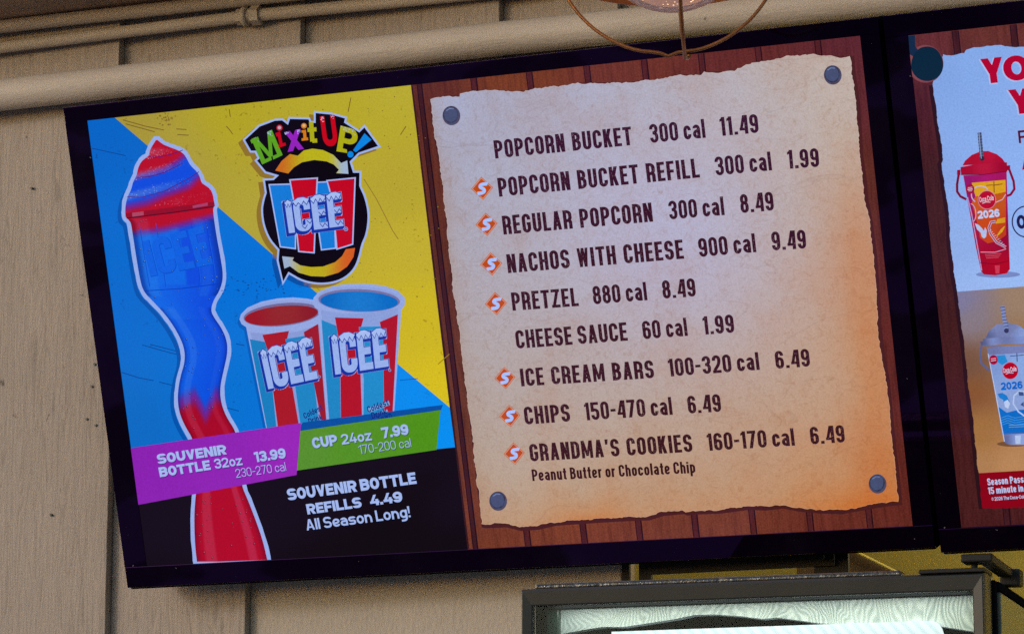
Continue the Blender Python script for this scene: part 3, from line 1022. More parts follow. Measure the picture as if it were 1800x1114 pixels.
# paper cups
zk = Zm(400, 480, 3.7125)
def word_icee(A, q, layer, k=1.0):
    for d_, c, gr in (((-1.6 * k, 2.6 * k), (170, 186, 232), 3.0 * k), ((-0.8 * k, 1.4 * k), (170, 186, 232), 2.9 * k), ((-2.2 * k, 3.6 * k), (18, 52, 168), 1.9 * k), ((-1.4 * k, 2.3 * k), (18, 52, 168), 1.9 * k), ((-.6 * k, 1.0 * k), (18, 52, 168), 2.2 * k), ((0, 0), (168, 188, 236), 0.35 * k)):
        word_par(A, 'ICEE', *q, 'ice', c, layer, gr, *d_)
        layer += .12
    bl, br, ul, ur = [Vector(p) for p in q]
    st = STY['ice']; ws = [glyph(c, st)[0] for c in 'ICEE']; tot = sum(ws) + 3 * st['gap']
    x = 0
    rn = random.Random(9)
    def at(a_, v): return tuple(bl.lerp(br, a_).lerp(ul.lerp(ur, a_), v))
    for i, w_ in enumerate(ws):     # icicle edges on the letter tops
        a0, a1 = x / tot, (x + w_) / tot
        m = 3 if i else 2
        cap = [at(a0 + (a1 - a0) * j / m, (1.06 if 0 < j < m else 0.98)) for j in range(m + 1)]
        zig = [at(a0 + (a1 - a0) * j / (2 * m), 0.80 if j % 2 else rn.uniform(.90, .95)) for j in range(2 * m + 1)]
        A.poly(cap + zig[::-1], (184, 200, 242), layer)
        A.line(zig, 1.15 * k, (30, 60, 165), layer + .1)
        A.line(cap, 1.15 * k, (30, 60, 165), layer + .1)
        if i >= 2 and k > 1:
            for hh in (.46, .10):
                s0, s1 = a0 + (a1 - a0) * .45, a0 + (a1 - a0) * 1.0
                zz = [at(s0 + (s1 - s0) * j / 3, hh + (.06 if j % 2 == 0 else -.05)) for j in range(4)]
                A.line(zz, 1.1 * k, (30, 60, 165), layer + .1)
        if i == 1 and k > 1:
            for hh, s_ in ((.12, .55), (.26, .9)):
                zz = [at(a0 + (a1 - a0) * (s_ - .18 + .36 * j / 2), hh + (.06 if j % 2 == 0 else -.05)) for j in range(3)]
                A.line(zz, 1.1 * k, (30, 60, 165), layer + .1)
        x += w_ + st['gap']
def cupbody(pts): return ZP_(zk, pts)
LAV, LAV2 = (158, 172, 222), (136, 146, 200)
WH = (164, 178, 226)
def shade(c, k=.75): return lambda x, y: c
# left cup
A = Art(tv)
oc = [(78, 300), (88, 268), (130, 225), (220, 186), (330, 164), (430, 158), (520, 166), (600, 182), (640, 210), (660, 1010), (252, 1010), (122, 352), (92, 332)]
A.poly(cupbody([(x - 14, y + 22) for x, y in oc if True]), (0, 98, 196), 2)
A.poly(cupbody(oc), WH, 2.2)
A.poly(cupbody([(150, 385), (300, 398), (460, 380), (600, 335), (660, 1010), (270, 1010)]), (150, 164, 214), 2.4)
A.poly(cupbody([(146, 430), (262, 452), (320, 1010), (258, 1010)]), (24, 132, 200), 2.6)
A.poly(cupbody([(228, 402), (402, 376), (378, 480), (470, 1010), (330, 1010), (262, 500)]), (172, 26, 40), 2.7)
A.poly(cupbody([(378, 430), (522, 405), (540, 480), (600, 1010), (480, 1010), (440, 720)]), (30, 140, 206), 2.8)
A.poly(cupbody([(498, 384), (592, 330), (650, 1010), (622, 1010)]), (160, 26, 42), 2.9)
A.poly(ZP_(zk, ell(356, 264, 262, 84, 40, -.10)), LAV, 3.0)
A.poly(ZP_(zk, ell(356, 270, 252, 74, 40, -.10)), (118, 110, 158), 3.1)
A.poly(ZP_(zk, ell(352, 276, 240, 62, 40, -.10)), idw([(430, 560, (158, 22, 34)), (500, 545, (150, 40, 42)), (560, 545, (140, 26, 36))]), 3.2, 12)
word_icee(A, ZP_(zk, [(268, 755), (590, 685), (215, 512), (545, 425)]), 3.4)
A.disc(*zk(600, 675), 2.4, 2.4, (150, 170, 225), 4.4); A.disc(*zk(600, 675), 1.5, 1.5, (40, 80, 170), 4.5)
for s_, a_, b_ in (('Coldest', (505, 950), (625, 890)), ('Drink', (535, 985), (625, 950)), ('in Town', (545, 1022), (650, 975))):
    text(A, s_, zk(*a_), zk(*b_), 10, 'hand', (14, 40, 130), 4.4, .1)
A.build('paper_cup', 'flat', 'white red and blue paper cup of red slush')
# right cup
A = Art(tv)
oc = [(556, 200), (562, 160), (600, 118), (690, 84), (800, 68), (900, 68), (1020, 82), (1110, 112), (1158, 160), (1158, 205), (1135, 240), (1082, 1000), (652, 1010), (592, 238), (572, 226)]
A.poly(cupbody([(x + 16, y + 18) for x, y in oc[4:] ]), (0, 98, 196), 4.6) if False else None
A.poly(cupbody(oc), WH, 4.7)
A.poly(cupbody([(612, 240), (740, 262), (860, 262), (990, 250), (1115, 225), (1070, 1000), (668, 1005)]), (152, 168, 218), 4.8)
A.poly(cupbody([(614, 304), (728, 350), (732, 480), (742, 1000), (668, 1005)]), (30, 140, 206), 4.9)
A.poly(cupbody([(702, 288), (889, 294), (860, 400), (880, 960), (800, 990), (742, 1000), (735, 480)]), (180, 18, 36), 5.0)
A.poly(cupbody([(858, 350), (1016, 346), (1018, 420), (1022, 930), (888, 960), (890, 700)]), (30, 146, 212), 5.1)
A.poly(cupbody([(994, 318), (1113, 268), (1078, 920), (1024, 930), (1020, 700), (1016, 420)]), (176, 20, 40), 5.2)
A.poly(ZP_(zk, ell(858, 172, 276, 86, 44, .03)), LAV, 5.4)
A.poly(ZP_(zk, ell(860, 178, 266, 74, 44, .03)), (122, 118, 168), 5.5)
A.poly(ZP_(zk, ell(860, 184, 254, 65, 44, .03)), idw([(560, 525, (0, 108, 200)), (630, 540, (20, 126, 214)), (700, 525, (0, 112, 206))]), 5.6, 12)
word_icee(A, ZP_(zk, [(706, 660), (1052, 606), (678, 412), (1030, 366)]), 5.8)
A.disc(*zk(1060, 632), 2.4, 2.4, (150, 170, 225), 6.9); A.disc(*zk(1060, 632), 1.5, 1.5, (40, 80, 170), 7.0)
for s_, a_, b_ in (('Coldest', (920, 910), (1055, 858)), ('Drink', (946, 950), (1046, 915)), ('in Town', (950, 990), (1076, 938))):
    A.line([zk(a_[0] - 2, a_[1] - 14), zk(b_[0] + 2, b_[1] - 14)], 8, (120, 168, 222), 6.7)
    text(A, s_, zk(*a_), zk(*b_), 11, 'hand', (14, 40, 130), 6.9, .1)
A.build('paper_cup', 'flat', 'white red and blue paper cup of blue slush')

# price banners
A = Art(tv)
A.poly([(523, 754), (533, 742), (779, 711), (775, 722), (768, 790), (523, 826)], (0, 82, 168), 7.1)
A.poly([(524, 758), (529.6, 756.5), (775, 720), (768, 790), (521, 826.5)], idw([(540, 790, (88, 150, 44)), (620, 780, (84, 152, 30)), (740, 760, (80, 152, 18))]), 7.3, 20)
A.build('price_banner', 'flat', 'green banner')
A = Art(tv)
A.poly([(229.6, 787), (529.8, 742.7), (521.8, 834), (242.5, 886.7)], idw([(250, 850, (142, 36, 186)), (400, 800, (146, 38, 188)), (520, 760, (156, 40, 194))]), 7.5, 20)
A.build('price_banner', 'flat', 'purple banner')
WT = (178, 194, 238)
def lettering(items, mat, layer, col=WT, shadow=None, name='lettering'):
    A = Art(tv)
    for s_, a_, b_, cap, sty in items:
        if shadow: text(A, s_, (a_[0] + 1.2, a_[1] + 1.3), (b_[0] + 1.2, b_[1] + 1.3), cap, sty, shadow, layer)
        text(A, s_, a_, b_, cap, sty, col, layer + .4)
    return A.build(name, mat)
lettering([('SOUVENIR', (278.6, 815), (399.8, 797.6), 17, 'bold'), ('BOTTLE', (282, 838), (371.5, 824.8), 17, 'bold'), ('32oz', (379, 823.4), (427.5, 816.4), 17, 'semi'),
           ('13.99', (449.5, 812), (504, 804.4), 18, 'bold'), ('230-270 cal', (416.4, 839), (504, 826.5), 15, 'thin')], 'flat', 7.8, WT, (92, 20, 140))
lettering([('CUP', (551, 788), (595, 781.6), 19, 'bold'), ('24oz', (602, 781), (655, 773), 18, 'semi'), ('7.99', (673, 770), (720, 763), 19, 'bold'), ('170-200 cal', (632.5, 797.6), (724, 784.6), 15.5, 'thin')], 'flat', 7.8, WT, (46, 96, 20))
lettering([('SOUVENIR BOTTLE', (507, 879), (733, 849.4), 20, 'bold'), ('REFILLS', (541, 903.6), (636.8, 890.8), 18, 'bold'), ('4.49', (652, 888.5), (708.7, 881), 18.5, 'bold'), ('All Season Long!', (539.5, 931.6), (722.5, 908), 19, 'semi')], 'flat', 2)

# round emblem
zm = Zm(400, 180, 3.2767)
A = Art(tv)
sil = [(87, 215), (180, 130), (270, 96), (318, 93), (343, 112), (352, 85), (475, 88), (482, 108), (497, 108), (497, 50), (600, 60), (690, 85), (684, 112), (758, 160), (790, 128), (885, 258), (760, 300), (716, 345), (732, 395), (772, 395)] + chaikin([(770, 480), (802, 550), (822, 650), (808, 760), (780, 820), (768, 880), (742, 955), (690, 1010), (620, 1042), (530, 1052), (430, 1034), (355, 990)]) + [(318, 1052), (283, 910), (288, 850)] + chaikin([(280, 842), (236, 790), (203, 710), (191, 620), (202, 560), (215, 520)]) + [(203, 440), (262, 437), (275, 425), (215, 408), (155, 335), (172, 320), (158, 290), (130, 290)]
S_ = ZP_(zm, sil)
def shc(x, y): return (2, 84, 174) if y > 256 + (x - 259) * .868 else (146, 118, 40)
A.poly([(x - 8, y + 6) for x, y in S_], shc, 1.8, 9)
A.poly(S_, (172, 188, 236), 2.2)
A.poly(offset(S_, -3.4), (6, 5, 8), 2.4)
ya = lambda x, y: lerpc((206, 110, 24), (190, 186, 24), sstep(490, 540, x)) if x < 570 else lerpc((190, 186, 24), (176, 190, 210), sstep(575, 606, x))
A.poly(ZP_(zm, [(275, 393), (312, 338), (360, 298), (405, 308), (440, 277), (490, 267), (550, 275), (610, 303), (655, 350), (690, 335), (697, 412), (627, 408), (642, 388), (612, 358), (570, 340), (500, 332), (430, 345), (382, 375), (350, 410)]), ya, 2.8, 7)
yb = lambda x, y: lerpc((172, 186, 206), (190, 178, 24), sstep(505, 540, x)) if x < 560 else lerpc((190, 178, 24), (214, 96, 30), sstep(565, 615, x))
A.poly(ZP_(zm, [(735, 838), (726, 890), (690, 945), (640, 980), (560, 1003), (480, 1000), (410, 980), (360, 943), (328, 957), (315, 886), (383, 893), (374, 910), (420, 938), (480, 948), (550, 945), (620, 920), (660, 885), (682, 845)]), yb, 2.8, 7)
for P_, c, ly in (([(245, 478), (390, 474), (388, 838), (308, 828)], (16, 128, 226), 3.2), ([(490, 466), (606, 460), (619, 836), (545, 845)], (16, 128, 226), 3.2), ([(364, 450), (514, 440), (510, 520), (496, 862), (414, 855), (384, 560)], (196, 6, 32), 3.6), ([(578, 454), (732, 439), (718, 814), (634, 840), (608, 560)], (196, 6, 32), 3.6)):
    Q = ZP_(zm, P_)
    A.poly(offset(Q, 2.3), (176, 190, 238), ly)
    A.poly(Q, c, ly + .3)
word_icee(A, ZP_(zm, [(356, 752), (668, 710), (330, 572), (650, 520)]), 4.1, 1.15)
A.disc(*zm(683, 729), 3.6, 3.6, (150, 170, 225), 5.2); A.disc(*zm(683, 729), 2.5, 2.5, (30, 60, 150), 5.3); A.disc(*zm(683, 729), 1.2, 1.2, (170, 190, 230), 5.4)
LT = [('M', 'slab', (200, 358), (318, 304), (138, 212), (92, 168, 28)), ('X', 'slab', (345, 287), (443, 268), (326, 172), (150, 36, 196)), ('U', 'slab', (556, 258), (640, 248), (532, 82), (200, 4, 22)), ('P', 'slab', (630, 272), (735, 300), (652, 134), (176, 178, 18)),
      ('!', 'slab', (690, 312), (735, 332), (778, 168), (8, 138, 236)), ('t', 'slab', (466, 236), (518, 232), (458, 110), (176, 178, 18))]
for ch, sty, bl_, br_, ul_, c in LT:
    if ch == '!':
        A.poly(ZP_(zm, [(724, 276), (740, 288), (830, 216), (790, 178)]), c, 3.6)
        A.disc(*zm(709, 300), 5.4, 5.6, c, 3.6)
        continue
    glyph_px(A, ch, sty, zm(*bl_), zm(*br_), zm(*ul_), c, 3.6)
    if ch in 'MXUP':      # frosted tops
        bl_, br_, ul_ = Vector(zm(*bl_)), Vector(zm(*br_)), Vector(zm(*ul_))
        rn = random.Random(ord(ch))
        w_, Pg = glyph(ch, STY['slab'])
        for k in range(26):
            if ch == 'P': a_ = rn.uniform(.06, .85)
            else: a_ = rn.choice((rn.uniform(.04, .25), rn.uniform(.75, .96)))
            v = 1 - abs(rn.gauss(0, .07)) - .02
            q = bl_ + (br_ - bl_) * a_ + (ul_ - bl_) * v
            A.disc(q.x, q.y, rn.uniform(.5, 1.1), rn.uniform(.4, .9), (190, 205, 235), 4.0, 6)
A.poly(ZP_(zm, [(200, 358), (256, 332), (252, 312), (196, 338)]), (92, 168, 28), 3.7); A.poly(ZP_(zm, [(132, 218), (176, 198), (184, 218), (140, 238)]), (92, 168, 28), 3.7)
A.poly(ZP_(zm, [(264, 330), (318, 304), (312, 286), (260, 310)]), (92, 168, 28), 3.7)
A.poly(ZP_(zm, [(296, 262), (338, 248), (334, 232), (318, 236), (304, 168), (276, 178), (282, 198), (290, 196), (300, 244), (292, 248)]), (196, 6, 24), 3.6)
A.disc(*zm(300, 147), 5.4, 5.4, (196, 30, 50), 3.6); A.disc(*zm(300, 146), 3.2, 3.0, (196, 170, 190), 3.8)
A.poly(ZP_(zm, [(428, 222), (466, 218), (464, 202), (456, 203), (452, 158), (426, 162), (428, 176), (436, 175), (438, 206), (427, 208)]), (214, 128, 20), 3.6)
A.disc(*zm(441, 136), 4.9, 4.9, (214, 128, 20), 3.6); A.disc(*zm(441, 134), 2.8, 2.6, (226, 190, 130), 3.8)
A.poly(ZP_(zm, [(628, 282), (690, 292), (688, 272), (632, 256)]), (176, 178, 18), 3.7)
A.build('round_emblem', 'flat')

# planked backdrop
wtop = lambda x: 149.6 + (x - 722.5) * (63.3 - 149.6) / (1512 - 722.5)
wc = idw([(a_, b_, (c_[0] * .97, c_[1] * 1.06, c_[2] * .84)) for a_, b_, c_ in [(740, 200, (104, 46, 46)), (770, 500, (104, 50, 48)), (800, 700, (112, 56, 48)), (830, 940, (128, 60, 50)), (900, 145, (132, 62, 44)), (1100, 120, (122, 54, 52)), (1300, 100, (112, 46, 54)), (1500, 80, (104, 42, 62)), (1520, 200, (108, 44, 58)), (1540, 300, (104, 46, 44)), (1570, 600, (106, 42, 46)), (1590, 850, (108, 42, 44)), (1000, 930, (136, 64, 54)), (1250, 920, (130, 62, 56)), (1500, 905, (118, 50, 50))]])
A = Art(tv)
A.poly([(722.5, 149.6), (1512, 63.3), (1604.3, 923.6), (822, 965)], wc, 1, 30)
TOPS = [(832.4, 928.6), (930, 1028), (1031, 1125.5), (1132, 1224.5), (1232, 1325.5), (1332, 1426), (1437, 1530)]
def seam(xa, xb, wd, dk, ln):
    ya_, yb_ = wtop(xa) + .5, 965 + (xb - 822) * (923.6 - 965) / (1604.3 - 822) - .5
    A.line([(xa, ya_), (xb, yb_)], wd, dk, 1.3)
    A.line([(xa - wd * .5, ya_ + .5), (xb - wd * .5, yb_)], 1.5, ln, 1.5)
    A.line([(xa + wd * .5, ya_ - .5), (xb + wd * .5, yb_)], 2.3, ln, 1.5)
for xa, xb in TOPS: seam(xa, xb, 10, (88, 38, 40), (44, 18, 28))
seam(737, 836, 8, (70, 32, 36), (36, 16, 26))
A.line([(724, 151), (823.5, 964)], 3, (60, 28, 32), 1.5)
A.build('planked_backdrop', 'wood')

# parchment sheet
z3, z4, z31, z27, z23a, z23b = Zm(900, 0, 3.978), Zm(1350, 0, 3.978), Zm(740, 140, 3.0952), Zm(1150, 100, 2.785), Zm(780, 480, 2.3214), Zm(1180, 480, 2.3217)
par = [(757.8, 176), (778.8, 171.3), (807.8, 170.7), (809.5, 165.8), (827, 161), (870, 160), (898, 162), (921, 161), (946.8, 155.5)] + \
      ZP_(z3, [(150, 627), (340, 606), (460, 586), (620, 584), (800, 585), (900, 566), (1000, 565), (1150, 530), (1330, 530), (1345, 510), (1560, 505), (1580, 483), (1680, 445), (1790, 428)]) + \
      ZP_(z4, [(130, 400), (330, 385), (375, 400), (460, 400), (500, 405), (575, 398), (585, 520), (605, 640), (615, 720), (628, 900)]) + \
      ZP_(z27, [(1000, 450), (1020, 600), (1030, 700), (1050, 800), (1070, 960)]) + \
      ZP_(z23b, [(833, 50), (840, 200), (855, 330), (875, 430), (888, 570), (900, 700), (915, 820), (925, 928), (860, 935), (800, 945), (690, 965), (600, 962), (520, 955), (450, 942), (380, 950), (310, 947), (200, 962), (100, 966), (60, 970)]) + \
      ZP_(z23a, [(975, 964), (890, 972), (830, 990), (700, 995), (580, 1003), (450, 1012), (380, 1028), (310, 1033), (250, 1018), (170, 1022), (158, 1020), (150, 940), (140, 870), (128, 760), (115, 640), (100, 520), (85, 400), (70, 260), (50, 130)]) + \
      ZP_(z31, [(170, 1080), (160, 960), (150, 830), (135, 720), (125, 600), (110, 500), (95, 400), (75, 300), (60, 180)])
def pc(x, y):
    """aged paper: pale in the middle, browned towards the right and lower edges"""
    u_, v_ = tv.uv(x, y)
    s_ = min(max((u_ - 0.565) / 0.60, 0), 1); t_ = min(max((-v_ - 0.03) / 0.625, 0), 1)
    top = lerpc((172, 175, 206), (194, 178, 172), s_ ** 1.6)
    bot = lerpc((190, 164, 142), (196, 144, 106), s_ ** 1.3)
    c = lerpc(top, bot, t_ ** 1.25)
    k = math.exp(-((s_ - .55) / .30) ** 2 - ((t_ - .36) / .27) ** 2)
    c = lerpc(c, (184, 183, 222), .75 * k)
    wob = .5 + .5 * math.sin(9.0 * t_ + 1.2) * math.sin(23 * t_ + .4)
    er = math.exp(-(1 - s_) / (.035 + .035 * wob)) * sstep(.12, .5, t_)
    c = lerpc(c, (200, 112, 54), .45 * er)
    wob = .5 + .5 * math.sin(11 * s_ + 2.2) * math.sin(29 * s_)
    eb = math.exp(-(1 - t_) / (.03 + .045 * wob)) * (.25 + .75 * max(math.exp(-((s_ - .28) / .10) ** 2), sstep(.72, .95, s_)))
    c = lerpc(c, (208, 106, 36), .66 * eb)
    el = math.exp(-s_ / .02) * .25
    return lerpc(c, (170, 136, 112), el)
A = Art(tv, True)
A.line([(x + 3, y + 3) for x, y in par], 9, (74, 32, 34), 1.9, True)
pj = jag(par, 1.25, 3.6, 4)
A.poly(offset(pj, .9), lambda x, y: lerpc(pc(x, y), (225, 200, 185), .35), 2.2)
A.poly(pj, pc, 2.5, 15)
A.build('parchment_sheet', 'paper')
for k, (x, y) in enumerate(((792.7, 202), (1463, 130.7), (874.8, 878.5), (1541.8, 848.3))):
    A = Art(tv)
    A.disc(x + 1.0, y + 1.5, 15.6, 17, (84, 66, 74), 3.0, 36, -.1)
    A.disc(x, y, 13.4, 15.0, (32, 30, 46), 3.3, 36, -.1)
    A.disc(x - .3, y - .6, 11.6, 13.0, (70, 80, 112), 3.6, 36, -.1)
    A.line([(x - 8, y - 7), (x - 2, y - 11), (x + 5, y - 10.5)], 1.6, (150, 158, 190), 3.9)
    A.build('tack', 'tack')

MENU = [
 ([('POPCORN BUCKET', (871, 279), (1112.5, 255), 32), ('300 cal', (1144, 251.8), (1241, 242.3), 33), ('11.49', (1267.5, 239.4), (1334.4, 233.4), 33)], None),
 ([('POPCORN BUCKET REFILL', (877.8, 346), (1231, 312), 33), ('300 cal', (1259, 309), (1357.5, 299.5), 33), ('1.99', (1386, 297), (1440.8, 293.4), 33)], (847.6, 331.3)),
 ([('REGULAR POPCORN', (885.6, 412.5), (1148.5, 389.5), 33), ('300 cal', (1177.5, 386), (1274.3, 378), 32.5), ('8.49', (1303, 374.8), (1361.3, 369.8), 33)], (855.3, 394.3)),
 ([('NACHOS WITH CHEESE', (893.5, 480), (1203, 454.6), 33), ('900 cal', (1230, 452), (1330, 443), 33), ('9.49', (1358, 440.4), (1418, 436.6), 33)], (863.7, 464)),
 ([('PRETZEL', (901.5, 546), (1018, 537.6), 32), ('880 cal', (1044, 535), (1138.6, 527.4), 32), ('8.49', (1166, 525), (1224, 520.7), 32)], (871.8, 533.4)),
 ([('CHEESE SAUCE', (908.6, 612.6), (1104.2, 598.4), 32, 'condn'), ('60 cal', (1131.4, 596.2), (1209.6, 590), 32), ('1.99', (1237.6, 588), (1291.6, 584.3), 32)], None),
 ([('ICE CREAM BARS', (916.8, 678.8), (1150.8, 664), 31), ('100-320 cal', (1177, 661.6), (1336, 649.6), 31), ('6.49', (1364.6, 648), (1424.8, 643.5), 31)], (887.7, 664)),
 ([('CHIPS', (923.6, 745.8), (1003.4, 740.2), 31), ('150-470 cal', (1029.6, 738.6), (1183, 728.4), 31), ('6.49', (1210.6, 726.6), (1268.6, 723), 31)], (896.3, 730.7)),
 ([("GRANDMA'S COOKIES", (933, 810.6), (1218.2, 793.4), 30.5), ('160-170 cal', (1245, 792), (1397.8, 782.6), 30.5), ('6.49', (1426, 780.6), (1486, 776.8), 30.5)], (904, 796.6)),
 ([('Peanut Butter or Chocolate Chip', (936.4, 845), (1223, 830.6), 20.5, 'condn')], None)]
for row, dm in MENU:
    for j_, it in enumerate(row):
        A = Art(tv)
        s_, a_, b_, cap = it[:4]
        sty = it[4] if len(it) > 4 else ('condn' if 'cal' in s_ else 'cond')
        k = (a_[1] - 230) / 620
        text(A, s_, a_, b_, cap, sty, lerpc((54, 18, 44), (58, 22, 26), k), 3.2)
        A.build(('item_name', 'calorie_count', 'price')[j_], 'ink' if row[0][3] > 25 else 'flat')
    if dm:
        x, y = dm
        k = .96 if y > 600 else 1.0
        A = Art(tv)
        A.poly([(x - 1.5 * k, y - 20.5 * k), (x + 19.5 * k, y - 1.8 * k), (x + 1.8 * k, y + 20.5 * k), (x - 19.5 * k, y + 1.0 * k)], (206, 104, 30), 3.2)
        A.poly([(x - 1.5 * k, y - 18.6 * k), (x + 17.6 * k, y - 1.7 * k), (x + 1.7 * k, y + 18.6 * k), (x - 17.6 * k, y + .9 * k)], (198, 176, 170), 3.4)
        A.poly([(x - 1.4 * k, y - 17.4 * k), (x + 16.4 * k, y - 1.7 * k), (x + 1.6 * k, y + 17.4 * k), (x - 16.4 * k, y + .9 * k)], (192, 78, 18), 3.6)
        k *= .84
        sp = [(x + 10.5 * k, y - 9.6 * k), (x - 1 * k, y - 8.6 * k), (x - 4.6 * k, y - 5.2 * k), (x - 3.2 * k, y - 1.6 * k), (x + 4.2 * k, y + 1.2 * k), (x + 5.2 * k, y + 5.6 * k), (x + 1.6 * k, y + 9.4 * k), (x - 9.5 * k, y + 10.6 * k)]
        A.line(rnd_poly(sp, 3.5), 7.0 * k, (186, 204, 250), 3.9)
        A.poly([(x + 6 * k, y - 13.2 * k), (x + 12.8 * k, y - 13.4 * k), (x + 10.4 * k, y - 6.2 * k), (x + 6 * k, y - 6.4 * k)], (186, 204, 250), 4.2)
        A.build('season_badge', 'flat')

# ------------------------------------------------------------------ right hand menu screen
t2 = TV(TL2, 'menu screen at the right edge with two souvenir cups and a dark burnt spot', (0.0322, 0.0378, 0.030, 0.0335))
P2 = lambda u, v: px_of(t2, u, v)
wc2 = idw([(a_, b_, (c_[0] * .98, c_[1] * .98, c_[2] * .88)) for a_, b_, c_ in [(1600, 70, (112, 52, 62)), (1620, 200, (84, 36, 50)), (1640, 330, (70, 34, 38)), (1660, 480, (72, 34, 36)), (1690, 700, (76, 34, 38)), (1720, 900, (82, 36, 40)), (1750, 55, (112, 56, 54)), (1790, 905, (84, 36, 42)), (2600, 500, (90, 40, 42))]])
A = Art(t2)
A.poly([P2(0.0004, -.0004), P2(AW - .0004, -.0004), P2(AW - .0004, -AH + .0004), P2(.0004, -AH + .0004)], wc2, 1, 60)
for k in range(14):
    u = .066 + k * .0802
    a, b = P2(u, -.001), P2(u, -AH + .001)
    A.line([a, b], 11, (72, 32, 38), 1.3)
    A.line([(a[0] - 5.5, a[1] + .5), (b[0] - 5.5, b[1])], 1.6, (40, 18, 30), 1.5)
    A.line([(a[0] + 5.5, a[1] - .4), (b[0] + 5.5, b[1])], 2.2, (40, 18, 30), 1.5)
A.build('planked_backdrop', 'wood')
y23, z58 = Zm(1580, 20, 2.3208), Zm(1580, 480, 2.142)
left = ZP_(z4, [(1150, 590), (1165, 700), (1190, 870), (1210, 1000), (1222, 1114)]) + ZP_(y23, [(172, 620), (185, 700), (205, 830), (210, 950), (226, 1080)]) + ZP_(z58, [(220, 70), (232, 170), (250, 300), (262, 430), (280, 560), (292, 680), (300, 752), (315, 882)])
top = ZP_(z4, [(1225, 382), (1270, 389), (1375, 375), (1385, 350), (1440, 336), (1600, 315), (1690, 329), (1790, 330)])
vt = t2.uv(1800, 83)[1]
vb = t2.uv(1799, 891)[1]
rightp = [P2(.5, vt - .004), P2(.8, vt + .003), P2(1.155, vt), P2(1.16, -.35), P2(1.165, vb), P2(.7, vb - .003), P2(.4, vb + .002)]
pz = [(1655, 140)] if False else []
par2 = top + rightp + [(1799, 891), (1750, 893)] + left[::-1]
pc2 = idw([(a_, b_, (c_[0] * 1.16, c_[1] * 1.14, min(c_[2] * 1.06, 250))) for a_, b_, c_ in [(1665, 130, (122, 152, 214)), (1700, 120, (126, 158, 220)), (1790, 200, (130, 160, 222)), (1665, 300, (128, 156, 216)), (1700, 300, (132, 162, 226)), (1790, 330, (136, 166, 230)), (1690, 440, (136, 162, 220)), (1760, 480, (146, 174, 230)), (2400, 300, (136, 164, 226)), (2400, 480, (140, 168, 226)), (1720, 506, (146, 170, 226))]])
pl2 = idw([(1690, 530, (128, 128, 166)), (1710, 560, (138, 128, 140)), (1790, 530, (158, 134, 110)), (1705, 640, (120, 86, 66)), (1712, 690, (138, 88, 48)), (1790, 600, (160, 122, 76)), (1725, 760, (166, 118, 66)), (1720, 815, (178, 132, 88)), (1780, 815, (190, 142, 96)), (2500, 560, (150, 130, 120)), (2500, 760, (176, 130, 80))])
A = Art(t2)
j2 = jag(par2, .8, 3.6, 8)
A.line([(x - 3, y + 2) for x, y in left], 7, (44, 20, 28), 1.9)
vm = t2.uv(1682.7, 512.7)[1]
vf = t2.uv(1720, 831)[1]
sl = (t2.uv(1800, 505.7)[1] - vm)
def sheetcol(x, y):
    v = t2.uv(x, y)[1]
    return pc2(x, y) if v > vm else pl2(x, y)
up = [p for p in j2 if t2.uv(*p)[1] > vm + .001]
lo = [p for p in j2 if vf + .001 < t2.uv(*p)[1] < vm - .001]
ft = [p for p in j2 if t2.uv(*p)[1] < vf - .001]
def band(pts, v_hi, v_lo):
    """close a slice of the sheet between two horizontal lines"""
    L_ = sorted([p for p in pts if t2.uv(*p)[0] < .6], key=lambda p: -t2.uv(*p)[1])
    return L_
xl = lambda v: None
lm, lf_ = (1682.7, 512.7), (1720, 831)
rm, rf = P2(1.160, vm), P2(1.163, vf)
def split(j, v_hi, v_lo): pass
i_m = min(range(len(j2)), key=lambda i: (j2[i][0] - lm[0]) ** 2 + (j2[i][1] - lm[1]) ** 2)
i_f = min(range(len(j2)), key=lambda i: (j2[i][0] - lf_[0]) ** 2 + (j2[i][1] - lf_[1]) ** 2)
rr_ = [i for i, p in enumerate(j2) if p[0] > 2400]
k_m = min(rr_, key=lambda i: abs(t2.uv(*j2[i])[1] - vm)); k_f = min(rr_, key=lambda i: abs(t2.uv(*j2[i])[1] - vf))
A.poly([rm] + [j2[i_m]] + j2[i_m + 1:] + j2[:k_m], pc2, 2.2, 24)
A.poly([rf] + [j2[i_f]] + j2[i_f + 1:i_m] + [j2[i_m], rm] + j2[k_m + 1:k_f], pl2, 2.2, 18)
A.poly([rf] + j2[k_f + 1:i_f] + [j2[i_f]], (140, 6, 26), 2.2)
A.build('parchment_sheet', 'flat')
# lettering
A = Art(t2)
CRD, MAR = (178, 2, 44), (92, 8, 44)
def blk(ch, bl_, br_, ul_, col, sty='bold'):
    glyph_px(A, ch, sty, (bl_[0] - 1.4, bl_[1] + 1.2), (br_[0] - 1.4, br_[1] + 1.2), (ul_[0] - 1.4, ul_[1] + 1.2), (186, 200, 240), 2.6, 1.0)
    glyph_px(A, ch, sty, bl_, br_, ul_, col, 3.0)
blk('Y', (1728, 148.4), (1768, 144), (1722, 104.4), CRD)
blk('O', (1767, 144.4), (1813, 139.4), (1760.5, 100.4), CRD)
blk('Y', (1778, 202), (1818, 198), (1771, 158.6), CRD)
glyph_px(A, 'F', 'semi', (1791.4, 252), (1805, 250.6), (1789, 230), MAR, 3.0)
glyph_px(A, 'A', 'semi', (1796.6, 298.6), (1816, 296.6), (1794, 277), CRD, 3.0)
A.line(ell(1803.5, 389.5, 24, 27, 40), 2.2, (36, 34, 84), 3.0, True)
glyph_px(A, 'O', 'bold', (1788.6, 403), (1805, 401.4), (1786, 378.6), (30, 30, 80), 3.0)
WT2 = (200, 206, 236)
